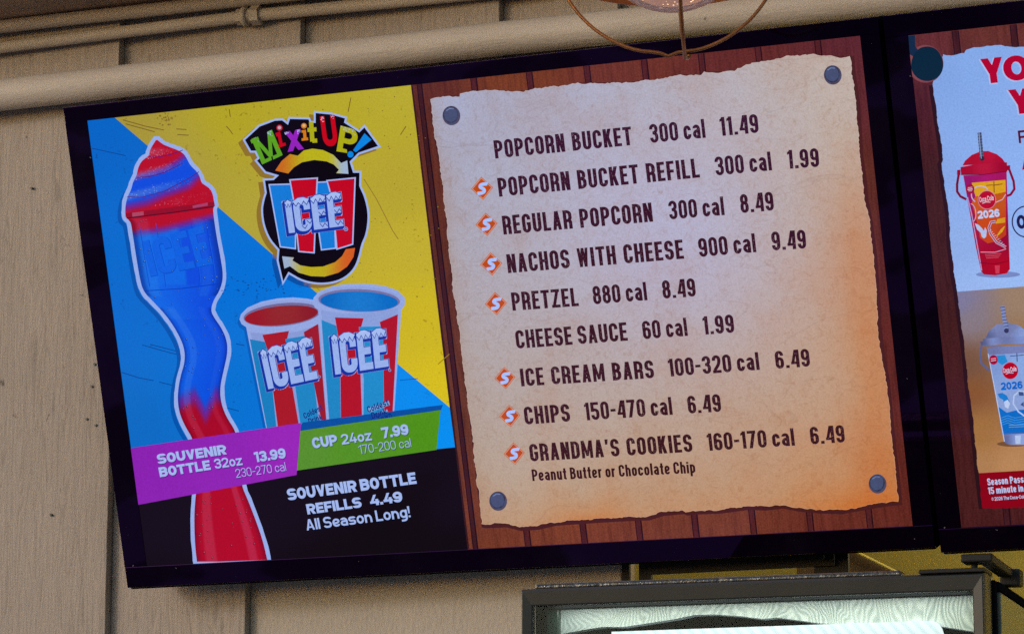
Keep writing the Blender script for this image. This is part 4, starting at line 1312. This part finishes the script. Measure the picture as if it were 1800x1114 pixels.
text(A, 'Season Pass', (1736.5, 852.6), (1800, 847.4), 12.4, 'condn', WT2, 3.0)
text(A, '15 minute in', (1738, 868), (1799.5, 863), 12.0, 'condn', WT2, 3.0)
text(A, '© 2026 The Coca-Cola', (1743.5, 879.6), (1803, 875), 6.2, 'semi', WT2, 3.0)
A.build('lettering', 'flat')

def script(A, c, rx, layer, col):
    """flowing white script across the round badge"""
    x, y = c
    text(A, 'Coca', (x - rx * .86, y + rx * .30), (x - rx * .06, y + rx * .17), rx * .62, 'semi', col, layer, .22)
    text(A, 'Cola', (x + rx * .04, y + rx * .16), (x + rx * .80, y + rx * .03), rx * .62, 'semi', col, layer, .22)
    A.line([(x - rx * .55, y + rx * .42), (x - rx * .1, y + rx * .24), (x + rx * .4, y + rx * .28)], rx * .08, col, layer)
# red cup
zr = Zm(1640, 210, 3.8413)
A = Art(t2)
q = lambda pts: ZP_(zr, pts)
A.poly(q(ell(440, 1046, 150, 22, 24)), (122, 144, 206), 2.4)
A.line(q([(174, 372), (163, 440), (164, 488), (186, 520), (226, 540)]), 4.2, (120, 10, 52), 2.6)
A.line(q([(516, 340), (545, 418), (550, 470), (524, 508), (500, 516)]), 4.2, (136, 10, 56), 2.6)
A.poly(q([(200, 312), (216, 280), (262, 240), (320, 216), (372, 213), (432, 235), (470, 266), (488, 292)]), idw([(1710, 275, (176, 12, 44)), (1740, 270, (190, 20, 56)), (1760, 280, (170, 10, 48))]), 2.8, 8)
A.poly(q([(186, 322), (300, 302), (420, 290), (500, 290), (502, 350), (350, 372), (190, 374)]), idw([(1695, 300, (168, 8, 44)), (1730, 297, (186, 24, 60)), (1768, 292, (160, 6, 46))]), 3.0, 8)
A.line(q([(190, 374), (350, 372), (502, 350)]), 1.3, (110, 4, 40), 3.2)
for a_, b_ in (((163, 342), (186, 376)), ((497, 312), (522, 344))): A.poly(q([a_, (b_[0], a_[1] - 3), b_, (a_[0], b_[1])]), (150, 8, 44), 3.1)
A.poly(q([(205, 378), (350, 374), (498, 353), (502, 500), (520, 1010), (500, 1038), (420, 1052), (345, 1046), (326, 1026), (290, 860), (230, 520)]), idw([(1702, 330, (150, 20, 110)), (1765, 320, (168, 20, 96)), (1712, 400, (170, 20, 60)), (1720, 470, (168, 4, 34)), (1770, 420, (150, 4, 50)), (1760, 470, (180, 4, 30)), (1735, 330, (176, 28, 120))]), 3.3, 9)
A.poly(q([(262, 428), (490, 408), (492, 490), (440, 500), (288, 520)]), (222, 168, 28), 3.5)
A.poly(q([(288, 520), (440, 500), (492, 488), (494, 780), (440, 820), (370, 836), (318, 800), (300, 700), (262, 560)]), idw([(1720, 350, (206, 92, 30)), (1760, 345, (196, 90, 20)), (1740, 400, (206, 74, 10)), (1765, 410, (190, 60, 20))]), 3.6, 9)
A.line(q(ell(322, 508, 62, 58, 24, 0, 2.2, 5.6)), 1.8, (214, 190, 220), 3.8)
A.line(q([(425, 560), (470, 540), (492, 505)]), 1.5, (214, 180, 210), 3.8)
A.line(q(ell(262, 630, 28, 60, 20, -.1, -1.6, 1.5)), 1.2, (210, 180, 215), 3.8)
A.line(q([(234, 525), (262, 640), (300, 850), (330, 1020)]), 1.6, (196, 160, 210), 3.8)
A.line(q([(322, 895), (420, 896), (494, 874)]), 1.2, (206, 170, 210), 3.8)
A.line(q([(318, 968), (420, 975), (512, 955)]), 1.0, (110, 0, 30), 3.8)
A.line(q([(405, 445), (470, 436)]), 1.4, (120, 70, 20), 3.8); A.line(q([(412, 418), (414, 495)]), 1.6, (130, 76, 20), 3.8); A.line(q([(360, 446), (405, 442)]), 1.2, (120, 70, 20), 3.8)
A.line(q([(425, 688), (392, 694), (378, 730), (388, 770), (430, 830), (492, 862)]), 4.2, (206, 190, 214), 3.8)
A.line(q([(425, 688), (392, 694), (378, 730), (388, 770), (430, 830), (492, 862)]), 1.8, (170, 20, 34), 3.95)
for k in range(9): A.line(q([(386 + k * 11 - 6, 752 + k * 12), (386 + k * 11 + 8, 745 + k * 12)]), 1.0, (206, 190, 214), 4.0)
for k in range(4): A.line(q([(425 + k * 3, 700 - k * 8), (488, 692 - k * 9)]), 1.8, (222, 170, 30), 3.8); A.line(q([(432 + 8 * k, 785 - k * 12), (470 + 5 * k, 752 - k * 10)]), 2.2, (222, 170, 30), 3.8)
A.poly(q([(283, 700), (310, 712), (332, 735), (345, 752), (352, 728), (364, 748), (360, 790), (346, 804), (330, 792), (322, 764), (298, 742)]), (196, 204, 234), 3.9)
A.disc(*zr(251, 470), 7.6, 8.6, (160, 16, 60), 3.9); A.line([zr(236, 462), zr(266, 458)], 1.2, (220, 190, 220), 4.0); A.line([zr(234, 474), zr(268, 470)], 2.0, (220, 190, 220), 4.0); A.line([zr(240, 484), zr(264, 482)], 1.0, (220, 190, 220), 4.0)
A.disc(*zr(365, 543), 16, 16.6, (210, 150, 170), 4.0, 36); A.disc(*zr(365, 543), 15, 15.6, (186, 10, 44), 4.2, 36)
script(A, zr(365, 543), 15, 4.5, (226, 208, 226))
text(A, '2026', zr(306, 672), zr(453, 656), 14.0, 'bold', (206, 214, 240), 4.2)
for k in range(3): A.line(q([(352 + k * 4, 912 + k * 12), (462 - k * 8, 906 + k * 12)]), 1.0, (190, 90, 110), 3.8)
A.poly(q([(418, 985), (452, 985), (448, 1040), (424, 1040)]), (206, 60, 84), 3.8)
A.line(q([(315, 88), (322, 170), (331, 268)]), 6.6, (84, 98, 132), 4.4)
for k in range(9): A.line(q([(301 + k * 2, 98 + k * 20), (329 + k * 2, 94 + k * 20)]), 1.3, (34, 44, 66), 4.6)
A.line(q([(311, 90), (318, 170), (327, 265)]), 1.2, (160, 176, 210), 4.7)
A.disc(*zr(333, 264), 4.2, 4.2, (48, 40, 66), 4.6)
A.build('souvenir_cup', 'flat', 'red souvenir cup with straw')
# silver cup
zs_ = Zm(1700, 520, 2.857)
A = Art(t2)
q = lambda pts: ZP_(zs_, pts)
A.poly(q(ell(230, 742, 80, 14, 20)), (120, 84, 56), 2.4)
A.line(q([(74, 240), (67, 290), (72, 338), (112, 374)]), 3.6, (92, 102, 148), 2.6)
A.poly(q([(93, 212), (110, 175), (150, 142), (205, 134), (262, 148), (300, 180), (314, 205)]), idw([(1735, 590, (86, 98, 146)), (1750, 575, (128, 144, 196)), (1775, 572, (112, 126, 178)), (1800, 585, (150, 164, 210))]), 2.8, 8)
A.poly(q([(80, 215), (180, 206), (324, 202), (326, 238), (200, 242), (86, 252)]), idw([(1730, 600, (78, 90, 136)), (1745, 598, (146, 160, 210)), (1765, 596, (108, 122, 174)), (1800, 594, (140, 154, 204))]), 3.0, 8)
A.poly(q([(66, 228), (82, 226), (84, 246), (70, 248)]), (84, 94, 138), 3.1)
A.poly(q([(98, 258), (200, 250), (332, 244), (326, 735), (300, 746), (216, 747), (190, 736)]), idw([(1735, 615, (110, 122, 172)), (1790, 610, (120, 134, 190)), (1760, 690, (150, 164, 214)), (1768, 775, (92, 104, 158)), (1790, 775, (166, 180, 224))]), 3.2, 10)
A.poly(q([(110, 296), (200, 290), (332, 284), (326, 686), (176, 692), (150, 520)]), idw([(1745, 640, (136, 158, 208)), (1790, 640, (150, 176, 224)), (1765, 700, (152, 170, 214))]), 3.4, 12)
A.poly(q([(158, 556), (200, 585), (250, 572), (330, 566), (326, 686), (176, 692)]), (8, 112, 208), 3.6)
for k in range(4): A.line(q([(172, 612 + k * 12), (205, 600 + k * 12), (240, 612 + k * 12), (285, 604 + k * 12), (326, 610 + k * 12)]), 1.0, (80, 158, 226), 3.8)
A.poly(q([(152, 490), (178, 486), (200, 500), (214, 530), (206, 560), (192, 552), (180, 520), (164, 512)]), (26, 128, 216), 3.7)
A.poly(q([(186, 530), (204, 520), (216, 540), (206, 566), (190, 556)]), (206, 216, 240), 3.8)
A.poly(q([(140, 300), (190, 296), (204, 330), (176, 346), (152, 330)]), (40, 146, 220), 3.7)
A.line(q([(300, 480), (262, 478), (236, 500), (232, 540), (258, 580), (300, 610)]), 2.6, (196, 208, 236), 3.8)
A.line(q([(250, 286), (252, 330)]), 1.6, (60, 80, 130), 3.8); A.line(q([(215, 302), (286, 296)]), 1.5, (70, 88, 136), 3.8)
A.line(q([(106, 290), (140, 470), (188, 730)]), 1.6, (196, 206, 236), 3.9)
A.poly(q([(258, 480), (282, 482), (286, 500), (262, 500)]), (60, 84, 140), 3.9); A.poly(q([(268, 545), (284, 530), (286, 556)]), (60, 84, 140), 3.9)
A.disc(*zs_(133, 320), 7.6, 8.4, (168, 10, 48), 3.9); A.line([zs_(120, 316), zs_(146, 312)], 1.4, (214, 180, 210), 4.0); A.line([zs_(120, 326), zs_(146, 322)], 1.6, (214, 180, 210), 4.0)
A.disc(*zs_(217, 375), 14.6, 15.4, (176, 160, 200), 4.0, 36); A.disc(*zs_(217, 375), 13.8, 14.6, (186, 2, 34), 4.2, 36)
script(A, zs_(217, 375), 14, 4.5, (226, 214, 234))
text(A, '2026', zs_(172, 473), zs_(281, 464), 13.4, 'bold', (10, 104, 208), 4.2)
for k in range(2): A.line(q([(210, 648 + k * 10), (300, 644 + k * 10)]), .8, (120, 180, 230), 3.9)
A.poly(q([(240, 700), (270, 699), (268, 740), (244, 741)]), (196, 208, 236), 3.7)
A.line(q([(178, 692), (326, 687)]), 1.2, (90, 100, 150), 3.8)
A.line(q([(177, 48), (186, 110), (198, 178)]), 7.0, (128, 146, 200), 4.4)
for k in range(8): A.line(q([(166 + k * 3, 58 + k * 16), (190 + k * 3, 54 + k * 16)]), 1.3, (60, 72, 120), 4.6)
A.disc(*zs_(198, 174), 4.2, 4.2, (50, 56, 96), 4.6)
A.build('souvenir_cup', 'flat', 'silver souvenir cup with blue waves')
# burnt spot of dead pixels
A = Art(t2)
for k, (gr, c) in enumerate(((3.6, (118, 58, 66)), (2.0, (132, 74, 80)))):
    A.poly([(1627 + (29 + gr * .72) * math.cos(a_) , 112.5 + (31 + gr * .72) * math.sin(a_)) for a_ in [i * math.pi / 24 - .9 for i in range(48)]], c, 4.8 + k * .1)
A.poly([P2(.0005, -.001), P2(.0100, -.001), (1609, 82), (1620, 96), (1606, 100), (1599.5, 96)], (16, 44, 74), 5.3)
A.poly([(1630 + 28 * math.cos(a_) * (1 + .03 * math.sin(3 * a_)), 112.5 + 31 * math.sin(a_) * (1 + .02 * math.cos(2 * a_))) for a_ in [i * math.pi / 24 for i in range(48)]], (2, 40, 60), 5.5)
A.build('dead_pixel_spot', 'flat')

# ------------------------------------------------------------------ screen mounts
def pbox(bm, px0, py0, px1, py1, y, depth, bev=0.0):
    a, b = on_y(px0, py0, y), on_y(px1, py1, y)
    add_box(bm, min(a.x, b.x), max(a.x, b.x), y, y + depth, min(a.z, b.z), max(a.z, b.z), bev)
mt = thing('screen_mount', tuple(on_y(1290, 1010, -0.02)), 'black steel mounting rail and uprights under the wide menu screen', 'bracket')
bm = bmesh.new(); a, b = on_y(1140, 1003, -0.012), on_y(1466, 974, -0.012)
add_box(bm, a.x, b.x, -0.012, -0.006, b.z - 0.016, b.z + 0.006, 0.0008)
obj('rail', bm, M_mount, mt)
for x0, x1, top in ((1093, 1105.5, 960), (1123, 1144, 960), (1432, 1490, 940)):
    bm = bmesh.new()
    a, b = on_y(x0, 1060, -0.004), on_y(x1, top, -0.004)
    add_box(bm, a.x, b.x, -0.004, 0.004, a.z, b.z, 0.0008)
    obj('upright', bm, M_mount, mt)
bm = bmesh.new()
c = on_y(1444, 979, -0.0125)
add_tube(bm, [c, c + Vector((0, -0.006, 0))], 0.0055, 10)
obj('bolt', bm, M_mount, mt, smooth=False)

# ------------------------------------------------------------------ drinks cooler
YC, RZ = -0.75, math.radians(4.5)
O = on_y(914.5, 1034.5, YC)
cx, sx = math.cos(RZ), math.sin(RZ)
def cl(px, py, dep=0.0):
    """photo pixel -> cooler axes (x along the door, y depth, z up) on the plane dep behind the door front"""
    n = Vector((-sx, cx, 0))
    q0 = O + n * dep
    d = ray(px, py)
    q = CAM + d * ((q0 - CAM).dot(n) / d.dot(n)) - O
    return Vector((q.x * cx + q.y * sx, dep, q.z))
ck = thing('drinks_cooler', tuple(O), 'dark framed drinks cooler with a lit glass door below the wide screen', 'cooler', None, RZ)
XR = cl(1729.7, 1004).x
FW, FT, HB = cl(934.5, 1058).x, 0.0215, 1.75
def cpart(name, boxes, mat, bev=0.0, par=ck):
    bm = bmesh.new()
    for bx in boxes: add_box(bm, *bx, bev)
    return obj(name, bm, mat, par, local=True)
# mitred door frame, each profile with a sloping front
bm = bmesh.new()
def prof(pts_out, pts_in):
    # outer edge recessed 3 mm, a step, then the flat front
    (ax_, az), (bx_, bz) = pts_out
    (cx_, cz), (dx_, dz) = pts_in
    def P(x, y, z): return bm.verts.new((x, y, z))
    def lerp(p, q, t): return (p[0] + (q[0] - p[0]) * t, p[1] + (q[1] - p[1]) * t)
    rows = []
    for t, y in ((0, 0.05), (0, 0.006), (0.12, 0.0005), (0.20, 0.0), (0.92, 0.0025), (1.0, 0.0035), (1.0, 0.009), (0.9, 0.012), (0.25, 0.05)):
        l = lerp((ax_, az), (cx_, cz), t); r = lerp((bx_, bz), (dx_, dz), t)
        rows.append((P(l[0], y, l[1]), P(r[0], y, r[1])))
    for i in range(len(rows) - 1):
        bm.faces.new((rows[i][0], rows[i][1], rows[i + 1][1], rows[i + 1][0]))
    bm.faces.new((rows[-1][0], rows[-1][1], rows[0][1], rows[0][0]))
prof(((0, 0), (XR, 0)), ((FW, -FT), (XR - FW, -FT)))
prof(((0, -HB), (0, 0)), ((FW, -HB + FT), (FW, -FT)))
prof(((XR, 0), (XR, -HB)), ((XR - FW, -FT), (XR - FW, -HB + FT)))
prof(((XR, -HB), (0, -HB)), ((XR - FW, -HB + FT), (FW, -HB + FT)))
door = obj('door_frame', bm, M_grey, ck, local=True)
# gasket strip lying along the door top
a, b = cl(943, 1028, 0.03), cl(1586, 1004, 0.03)
bm = bmesh.new(); add_box(bm, a.x, b.x, 0.022, 0.05, 0.0006, 0.0085, 0.003)
obj('top_gasket', bm, M_lip, ck, local=True)
# cabinet behind the door
cb = cl(1759, 1010, 0.07)
CXR = cb.x
cpart('cabinet_top', [(0.01, CXR, 0.066, 0.60, -0.016, -0.004)], M_black, 0.003)
cpart('cabinet_side', [(CXR - 0.02, CXR, 0.066, 0.60, -HB, -0.017), (0.01, 0.03, 0.066, 0.60, -HB, -0.017)], M_teal, 0.002)
cpart('cabinet_back', [(0.031, CXR - 0.021, 0.58, 0.60, -HB, -0.017)], M_hole)
cpart('cabinet_floor', [(0.031, CXR - 0.021, 0.066, 0.579, -HB, -HB + 0.05)], M_black)
bm = bmesh.new()
add_box(bm, XR - 0.012, XR + 0.004, 0.0505, 0.0655, -HB, -0.004)
add_box(bm, 0.004, FW, 0.0505, 0.0655, -HB, -0.004)
add_box(bm, FW + .0005, XR - 0.0125, 0.0505, 0.0655, -0.02, -0.004)
obj('door_gasket', bm, M_black, ck, local=True)
# added board behind the glass; wavy door reflection painted into its colour
def ripple_mat():
    m, t, p = new_mat('painted_ripple_reflection')
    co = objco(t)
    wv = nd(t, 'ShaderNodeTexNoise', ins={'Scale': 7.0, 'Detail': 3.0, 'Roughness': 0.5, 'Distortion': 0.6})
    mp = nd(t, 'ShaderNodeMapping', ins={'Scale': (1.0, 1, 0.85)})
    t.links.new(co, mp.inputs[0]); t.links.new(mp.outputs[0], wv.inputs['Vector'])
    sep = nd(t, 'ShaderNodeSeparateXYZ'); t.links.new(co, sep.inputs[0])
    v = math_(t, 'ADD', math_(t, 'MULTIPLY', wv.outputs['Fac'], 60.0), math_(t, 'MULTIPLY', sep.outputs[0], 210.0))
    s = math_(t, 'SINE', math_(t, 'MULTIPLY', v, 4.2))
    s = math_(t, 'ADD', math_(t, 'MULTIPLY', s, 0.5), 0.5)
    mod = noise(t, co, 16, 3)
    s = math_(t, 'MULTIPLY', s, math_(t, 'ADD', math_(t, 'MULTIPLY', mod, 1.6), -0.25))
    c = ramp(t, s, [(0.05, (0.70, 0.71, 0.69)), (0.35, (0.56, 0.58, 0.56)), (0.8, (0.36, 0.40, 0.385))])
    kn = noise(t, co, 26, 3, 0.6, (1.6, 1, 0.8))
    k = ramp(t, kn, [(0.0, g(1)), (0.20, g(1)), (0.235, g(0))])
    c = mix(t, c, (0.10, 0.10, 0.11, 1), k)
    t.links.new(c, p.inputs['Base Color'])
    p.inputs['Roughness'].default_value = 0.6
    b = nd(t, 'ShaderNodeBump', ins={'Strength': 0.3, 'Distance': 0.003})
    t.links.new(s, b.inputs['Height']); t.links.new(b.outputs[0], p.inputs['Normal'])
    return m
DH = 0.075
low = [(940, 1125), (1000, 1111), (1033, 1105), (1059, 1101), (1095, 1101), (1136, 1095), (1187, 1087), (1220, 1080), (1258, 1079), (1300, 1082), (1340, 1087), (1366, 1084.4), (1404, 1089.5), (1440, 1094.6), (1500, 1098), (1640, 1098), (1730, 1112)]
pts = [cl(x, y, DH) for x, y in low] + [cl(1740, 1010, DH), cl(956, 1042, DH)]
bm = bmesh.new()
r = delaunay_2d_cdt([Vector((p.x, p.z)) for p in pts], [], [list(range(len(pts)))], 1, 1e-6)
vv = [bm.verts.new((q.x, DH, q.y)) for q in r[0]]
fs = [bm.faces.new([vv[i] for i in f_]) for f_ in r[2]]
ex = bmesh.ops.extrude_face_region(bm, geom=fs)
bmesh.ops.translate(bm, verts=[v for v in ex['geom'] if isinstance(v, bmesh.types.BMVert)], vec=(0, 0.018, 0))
obj('reflection_board', bm, ripple_mat(), ck, local=True)
# lit panel
def panel_mat():
    m, t, p = new_mat('lit_white_panel')
    co = objco(t)
    sep = nd(t, 'ShaderNodeSeparateXYZ'); t.links.new(co, sep.inputs[0])
    v = math_(t, 'ADD', math_(t, 'MULTIPLY', sep.outputs[0], 420.0), math_(t, 'MULTIPLY', sep.outputs[2], 380.0))
    s = math_(t, 'ADD', math_(t, 'MULTIPLY', math_(t, 'SINE', v), 0.5), 0.5)
    c = ramp(t, s, [(0.25, s2l((238, 243, 252))), (0.9, s2l((208, 221, 240)))])
    t.links.new(c, p.inputs['Emission Color'])
    p.inputs['Base Color'].default_value = (0.3, 0.3, 0.3, 1)
    p.inputs['Emission Strength'].default_value = 0.85 * 2 ** (-EXPO)
    m.cycles.emission_sampling = 'NONE'
    return m
DL = 0.068
q = [cl(1075, 1109.5, DL), cl(1340, 1100.3, DL), cl(1620, 1090.5, DL), cl(1640, 1090.5, DL), cl(1648, 1094, DL), cl(1655, 1103, DL), cl(1660, 1118, DL)]
q += [Vector((q[-1].x + 0.01, DL, q[-1].z - 0.45)), Vector((q[0].x, DL, q[-1].z - 0.45))]
bm = bmesh.new()
fc = bm.faces.new([bm.verts.new(v) for v in q])
ex = bmesh.ops.extrude_face_region(bm, geom=[fc])
bmesh.ops.translate(bm, verts=[v for v in ex['geom'] if isinstance(v, bmesh.types.BMVert)], vec=(0, 0.005, 0))
obj('light_panel', bm, panel_mat(), ck, local=True)
# glass
m, t, p = new_mat('door_glass')
out = t.nodes['Material Output']
tr = nd(t, 'ShaderNodeBsdfTransparent'); gl = nd(t, 'ShaderNodeBsdfGlossy', ins={'Roughness': 0.02})
tr.inputs[0].default_value = (0.90, 0.97, 0.94, 1)
fr = nd(t, 'ShaderNodeFresnel', ins={'IOR': 1.2})
ms = nd(t, 'ShaderNodeMixShader')
t.links.new(fr.outputs[0], ms.inputs[0]); t.links.new(tr.outputs[0], ms.inputs[1]); t.links.new(gl.outputs[0], ms.inputs[2])
t.links.new(ms.outputs[0], out.inputs[0])
bm = bmesh.new()
add_box(bm, FW - 0.001, XR - FW + 0.001, 0.0045, 0.0085, -HB + FT, -FT + 0.001)
obj('door_glass', bm, m, ck, local=True)
# lamp tube inside the cooler, behind the top frame profile
al = bpy.data.lights.new('cooler_lamp', 'AREA')
al.shape = 'RECTANGLE'; al.size = XR - 0.06; al.size_y = 0.012
al.energy = 0.16; al.color = (0.95, 1.0, 0.98)
alo = bpy.data.objects.new('cooler_lamp', al)
COL.objects.link(alo)
alo.parent = ck
alo.location = (XR / 2, 0.043, -0.0195)
alo.rotation_euler = (math.radians(38), 0, 0)
# hinge
a, b = cl(1615, 1013, 0.0), cl(1735, 1000, 0.0)
cpart('hinge_plate', [(a.x, XR + 0.001, -0.001, 0.055, 0.0005, 0.0055)], M_mount, 0.001)
bm = bmesh.new()
h0 = cl(1713, 1000, 0.02)
add_tube(bm, [Vector((h0.x, 0.02, 0.005)), Vector((h0.x, 0.02, 0.014))], 0.004, 12)
obj('hinge_pin', bm, M_mount, ck, local=True, smooth=True)
a = cl(1690, 990, 0.005)
cpart('hinge_arm', [(a.x, a.x + 0.038, 0.0, 0.035, 0.0125, 0.0225), (a.x + 0.018, a.x + 0.037, 0.036, 0.16, 0.0125, 0.0225)], M_mount, 0.002)
bb = cl(1768, 1000, 0.165)
cpart('hinge_block', [(a.x + 0.020, a.x + 0.045, 0.161, 0.19, 0.002, 0.0225)], M_mount, 0.002)

# ------------------------------------------------------------------ pendant lamp
YL = -0.62
C = on_y(1173, -98, YL)
DIST = (C - CAM).length
PXM = DIST / FPX
CR_, GR = 199 * PXM, 141 * PXM
lamp = thing('pendant_lamp', tuple(C), 'copper wire cage lamp with a sparkling bubbled glass globe, hanging before the screens', 'lamp')
vx = ray(1173, -98); vx.z = 0; vx.normalize()
sd = Vector((vx.y, -vx.x, 0))
def dirv(az): return sd * math.cos(az) + vx * math.sin(az)
pole = C + Vector((0, 0, -CR_))
bm = bmesh.new()
pp = []
for i in range(81):
    th = -math.pi / 2 + math.pi * 0.97 * (i - 40) / 40
    q = C + sd * (-math.cos(th + math.pi) * CR_ if False else math.sin(math.pi * 0.97 * (i - 40) / 40) * CR_) + Vector((0, 0, -math.cos(math.pi * 0.97 * (i - 40) / 40) * CR_))
    dd = abs(i - 40)
    q.z += (-0.0030, 0.0012, 0.0016, 0.0006)[dd] if dd < 4 else 0
    pp.append(q)
add_tube(bm, pp, 0.0023, 10)
obj('cage_wire', bm, M_copper, lamp, smooth=True)
for s_, ofs in ((-1, 0.0215), (1, 0.0275)):
    bm = bmesh.new()
    pp = [C + sd * ofs + Vector((0, 0, -CR_ - (0.007 if s_ < 0 else 0.001))) + vx * s_ * 0.0035]
    for i in range(3, 41):
        th = math.pi * 0.97 * i / 40
        pp.append(C + sd * ofs * (1 - i / 40) + vx * s_ * math.sin(th) * CR_ + Vector((0, 0, -math.cos(th) * CR_)))
    add_tube(bm, pp, 0.0025, 10)
    obj('cage_wire', bm, M_copper, lamp, smooth=True)
bm = bmesh.new()
hr = -50 * PXM
rr = math.sqrt(CR_ ** 2 - hr ** 2) * 0.985
prev = []
n = 72
rows = []
for k in range(n):
    d = dirv(2 * math.pi * k / n)
    rows.append([bm.verts.new(C + d * (rr + o_) + Vector((0, 0, hr + z_))) for o_, z_ in ((0, -0.0045), (0.0018, -0.0045), (0.0018, 0.0045), (0, 0.0045))])
for k in range(n):
    A, B_ = rows[k], rows[(k + 1) % n]
    for j in range(4): bm.faces.new((A[j], A[(j + 1) % 4], B_[(j + 1) % 4], B_[j]))
obj('cage_band', bm, M_copper, lamp, smooth=False)
bm = bmesh.new()
add_tube(bm, [C + Vector((0, 0, CR_ * 0.99)), C + Vector((0, 0, CR_ + 0.10))], 0.006, 14)
obj('stem', bm, M_copper, lamp, smooth=True)
bm = bmesh.new()
add_tube(bm, [C + Vector((0, 0, CR_ * .99)), C + Vector((0, 0, CR_ * .80)), C + Vector((0, 0, GR * 0.9))], [0.012, 0.022, 0.026], 20)
obj('socket', bm, M_copper, lamp, smooth=True)
# bubbled glass globe
m, t, p = new_mat('bubbled_glass')
out = t.nodes['Material Output']
co = objco(t)
vo = nd(t, 'ShaderNodeTexVoronoi', ins={'Scale': 110.0})
t.links.new(co, vo.inputs['Vector'])
b = nd(t, 'ShaderNodeBump', ins={'Strength': 0.35, 'Distance': 0.003})
t.links.new(vo.outputs['Distance'], b.inputs['Height'])
tr = nd(t, 'ShaderNodeBsdfTransparent'); tr.inputs[0].default_value = (0.95, 0.88, 0.86, 1)
gl = nd(t, 'ShaderNodeBsdfGlossy', ins={'Roughness': 0.12})
df = nd(t, 'ShaderNodeBsdfTranslucent'); df.inputs[0].default_value = (0.75, 0.62, 0.62, 1)
lw = nd(t, 'ShaderNodeLayerWeight', ins={'Blend': 0.28})
t.links.new(b.outputs[0], gl.inputs['Normal']); t.links.new(b.outputs[0], lw.inputs['Normal'])
m1_ = nd(t, 'ShaderNodeMixShader', ins={0: 0.5}); m2_ = nd(t, 'ShaderNodeMixShader')
t.links.new(gl.outputs[0], m1_.inputs[1]); t.links.new(df.outputs[0], m1_.inputs[2])
t.links.new(lw.outputs['Fresnel'], m2_.inputs[0]); t.links.new(tr.outputs[0], m2_.inputs[1]); t.links.new(m1_.outputs[0], m2_.inputs[2])
t.links.new(m2_.outputs[0], out.inputs[0])
GC = C + Vector((0, 0, 22 * PXM)) + sd * (8 * PXM)
bm = bmesh.new()
bmesh.ops.create_uvsphere(bm, u_segments=56, v_segments=32, radius=GR)
for f in bm.faces: f.smooth = True
bmesh.ops.translate(bm, verts=bm.verts, vec=GC)
me = bpy.data.meshes.new('glass_globe'); bm.to_mesh(me); bm.free(); me.materials.append(m)
o = bpy.data.objects.new('glass_globe', me); COL.objects.link(o); o.parent = lamp
o.matrix_parent_inverse = WORLD[lamp].inverted()
# glints of the bubbled glass, put in as tiny glowing specks
m2, t, p = new_mat('warm_glint_points')
p.inputs['Emission Color'].default_value = (1.0, 0.62, 0.30, 1)
p.inputs['Emission Strength'].default_value = 2.6 * 2 ** (-EXPO)
bm = bmesh.new()
rn = random.Random(3)
for k in range(120):
    z = rn.uniform(-1, 1); az = rn.uniform(0, 2 * math.pi); q = math.sqrt(1 - z * z)
    v = Vector((q * math.cos(az), q * math.sin(az), z)) * (GR - 0.0095) + GC
    bmesh.ops.create_icosphere(bm, subdivisions=1, radius=rn.uniform(0.0004, 0.0010), matrix=Matrix.Translation(v))
m2.cycles.emission_sampling = 'NONE'
tag(obj('glint_points', bm, m2, lamp), kind='stuff')
m3, t, p = new_mat('warm_bulb')
p.inputs['Base Color'].default_value = (0.6, 0.35, 0.2, 1)
co = objco(t)
vr = nd(t, 'ShaderNodeTexVoronoi', ins={'Scale': 150.0})
t.links.new(co, vr.inputs['Vector'])
dots = ramp(t, vr.outputs['Distance'], [(0.0, g(1)), (0.13, g(1)), (0.22, g(0))])
sel = ramp(t, noise(t, co, 60, 2), [(0.46, g(0)), (0.56, g(1))])
sp3 = nd(t, 'ShaderNodeSeparateXYZ'); t.links.new(co, sp3.inputs[0])
ec = mix(t, (0.55, 0.30, 0.20, 1), (0.42, 0.27, 0.25, 1), ramp(t, noise(t, co, 22, 4), [(0.35, g(0)), (0.65, g(1))]))
ec = mix(t, ec, (7.0, 4.8, 2.6, 1), math_(t, 'MULTIPLY', dots, sel))  # sparkle of the bubbled glass put into the glow as bright dots
t.links.new(ec, p.inputs['Emission Color'])
p.inputs['Emission Strength'].default_value = 0.55 * 2 ** (-EXPO)
bm = bmesh.new()
bmesh.ops.create_uvsphere(bm, u_segments=24, v_segments=16, radius=GR * 0.93, matrix=Matrix.Translation(GC))
m3.cycles.emission_sampling = 'NONE'
obj('bulb', bm, m3, lamp, smooth=True)
# added fill light, unseen, to brighten the yellow interior
il = bpy.data.lights.new('interior_fill_light', 'AREA')
il.size = 1.0; il.energy = 84.0; il.color = (1.0, 0.90, 0.66)
ilo = bpy.data.objects.new('interior_fill_light', il); COL.objects.link(ilo)
ilo.location = (XJ + 2.1, 0.75, 3.25)
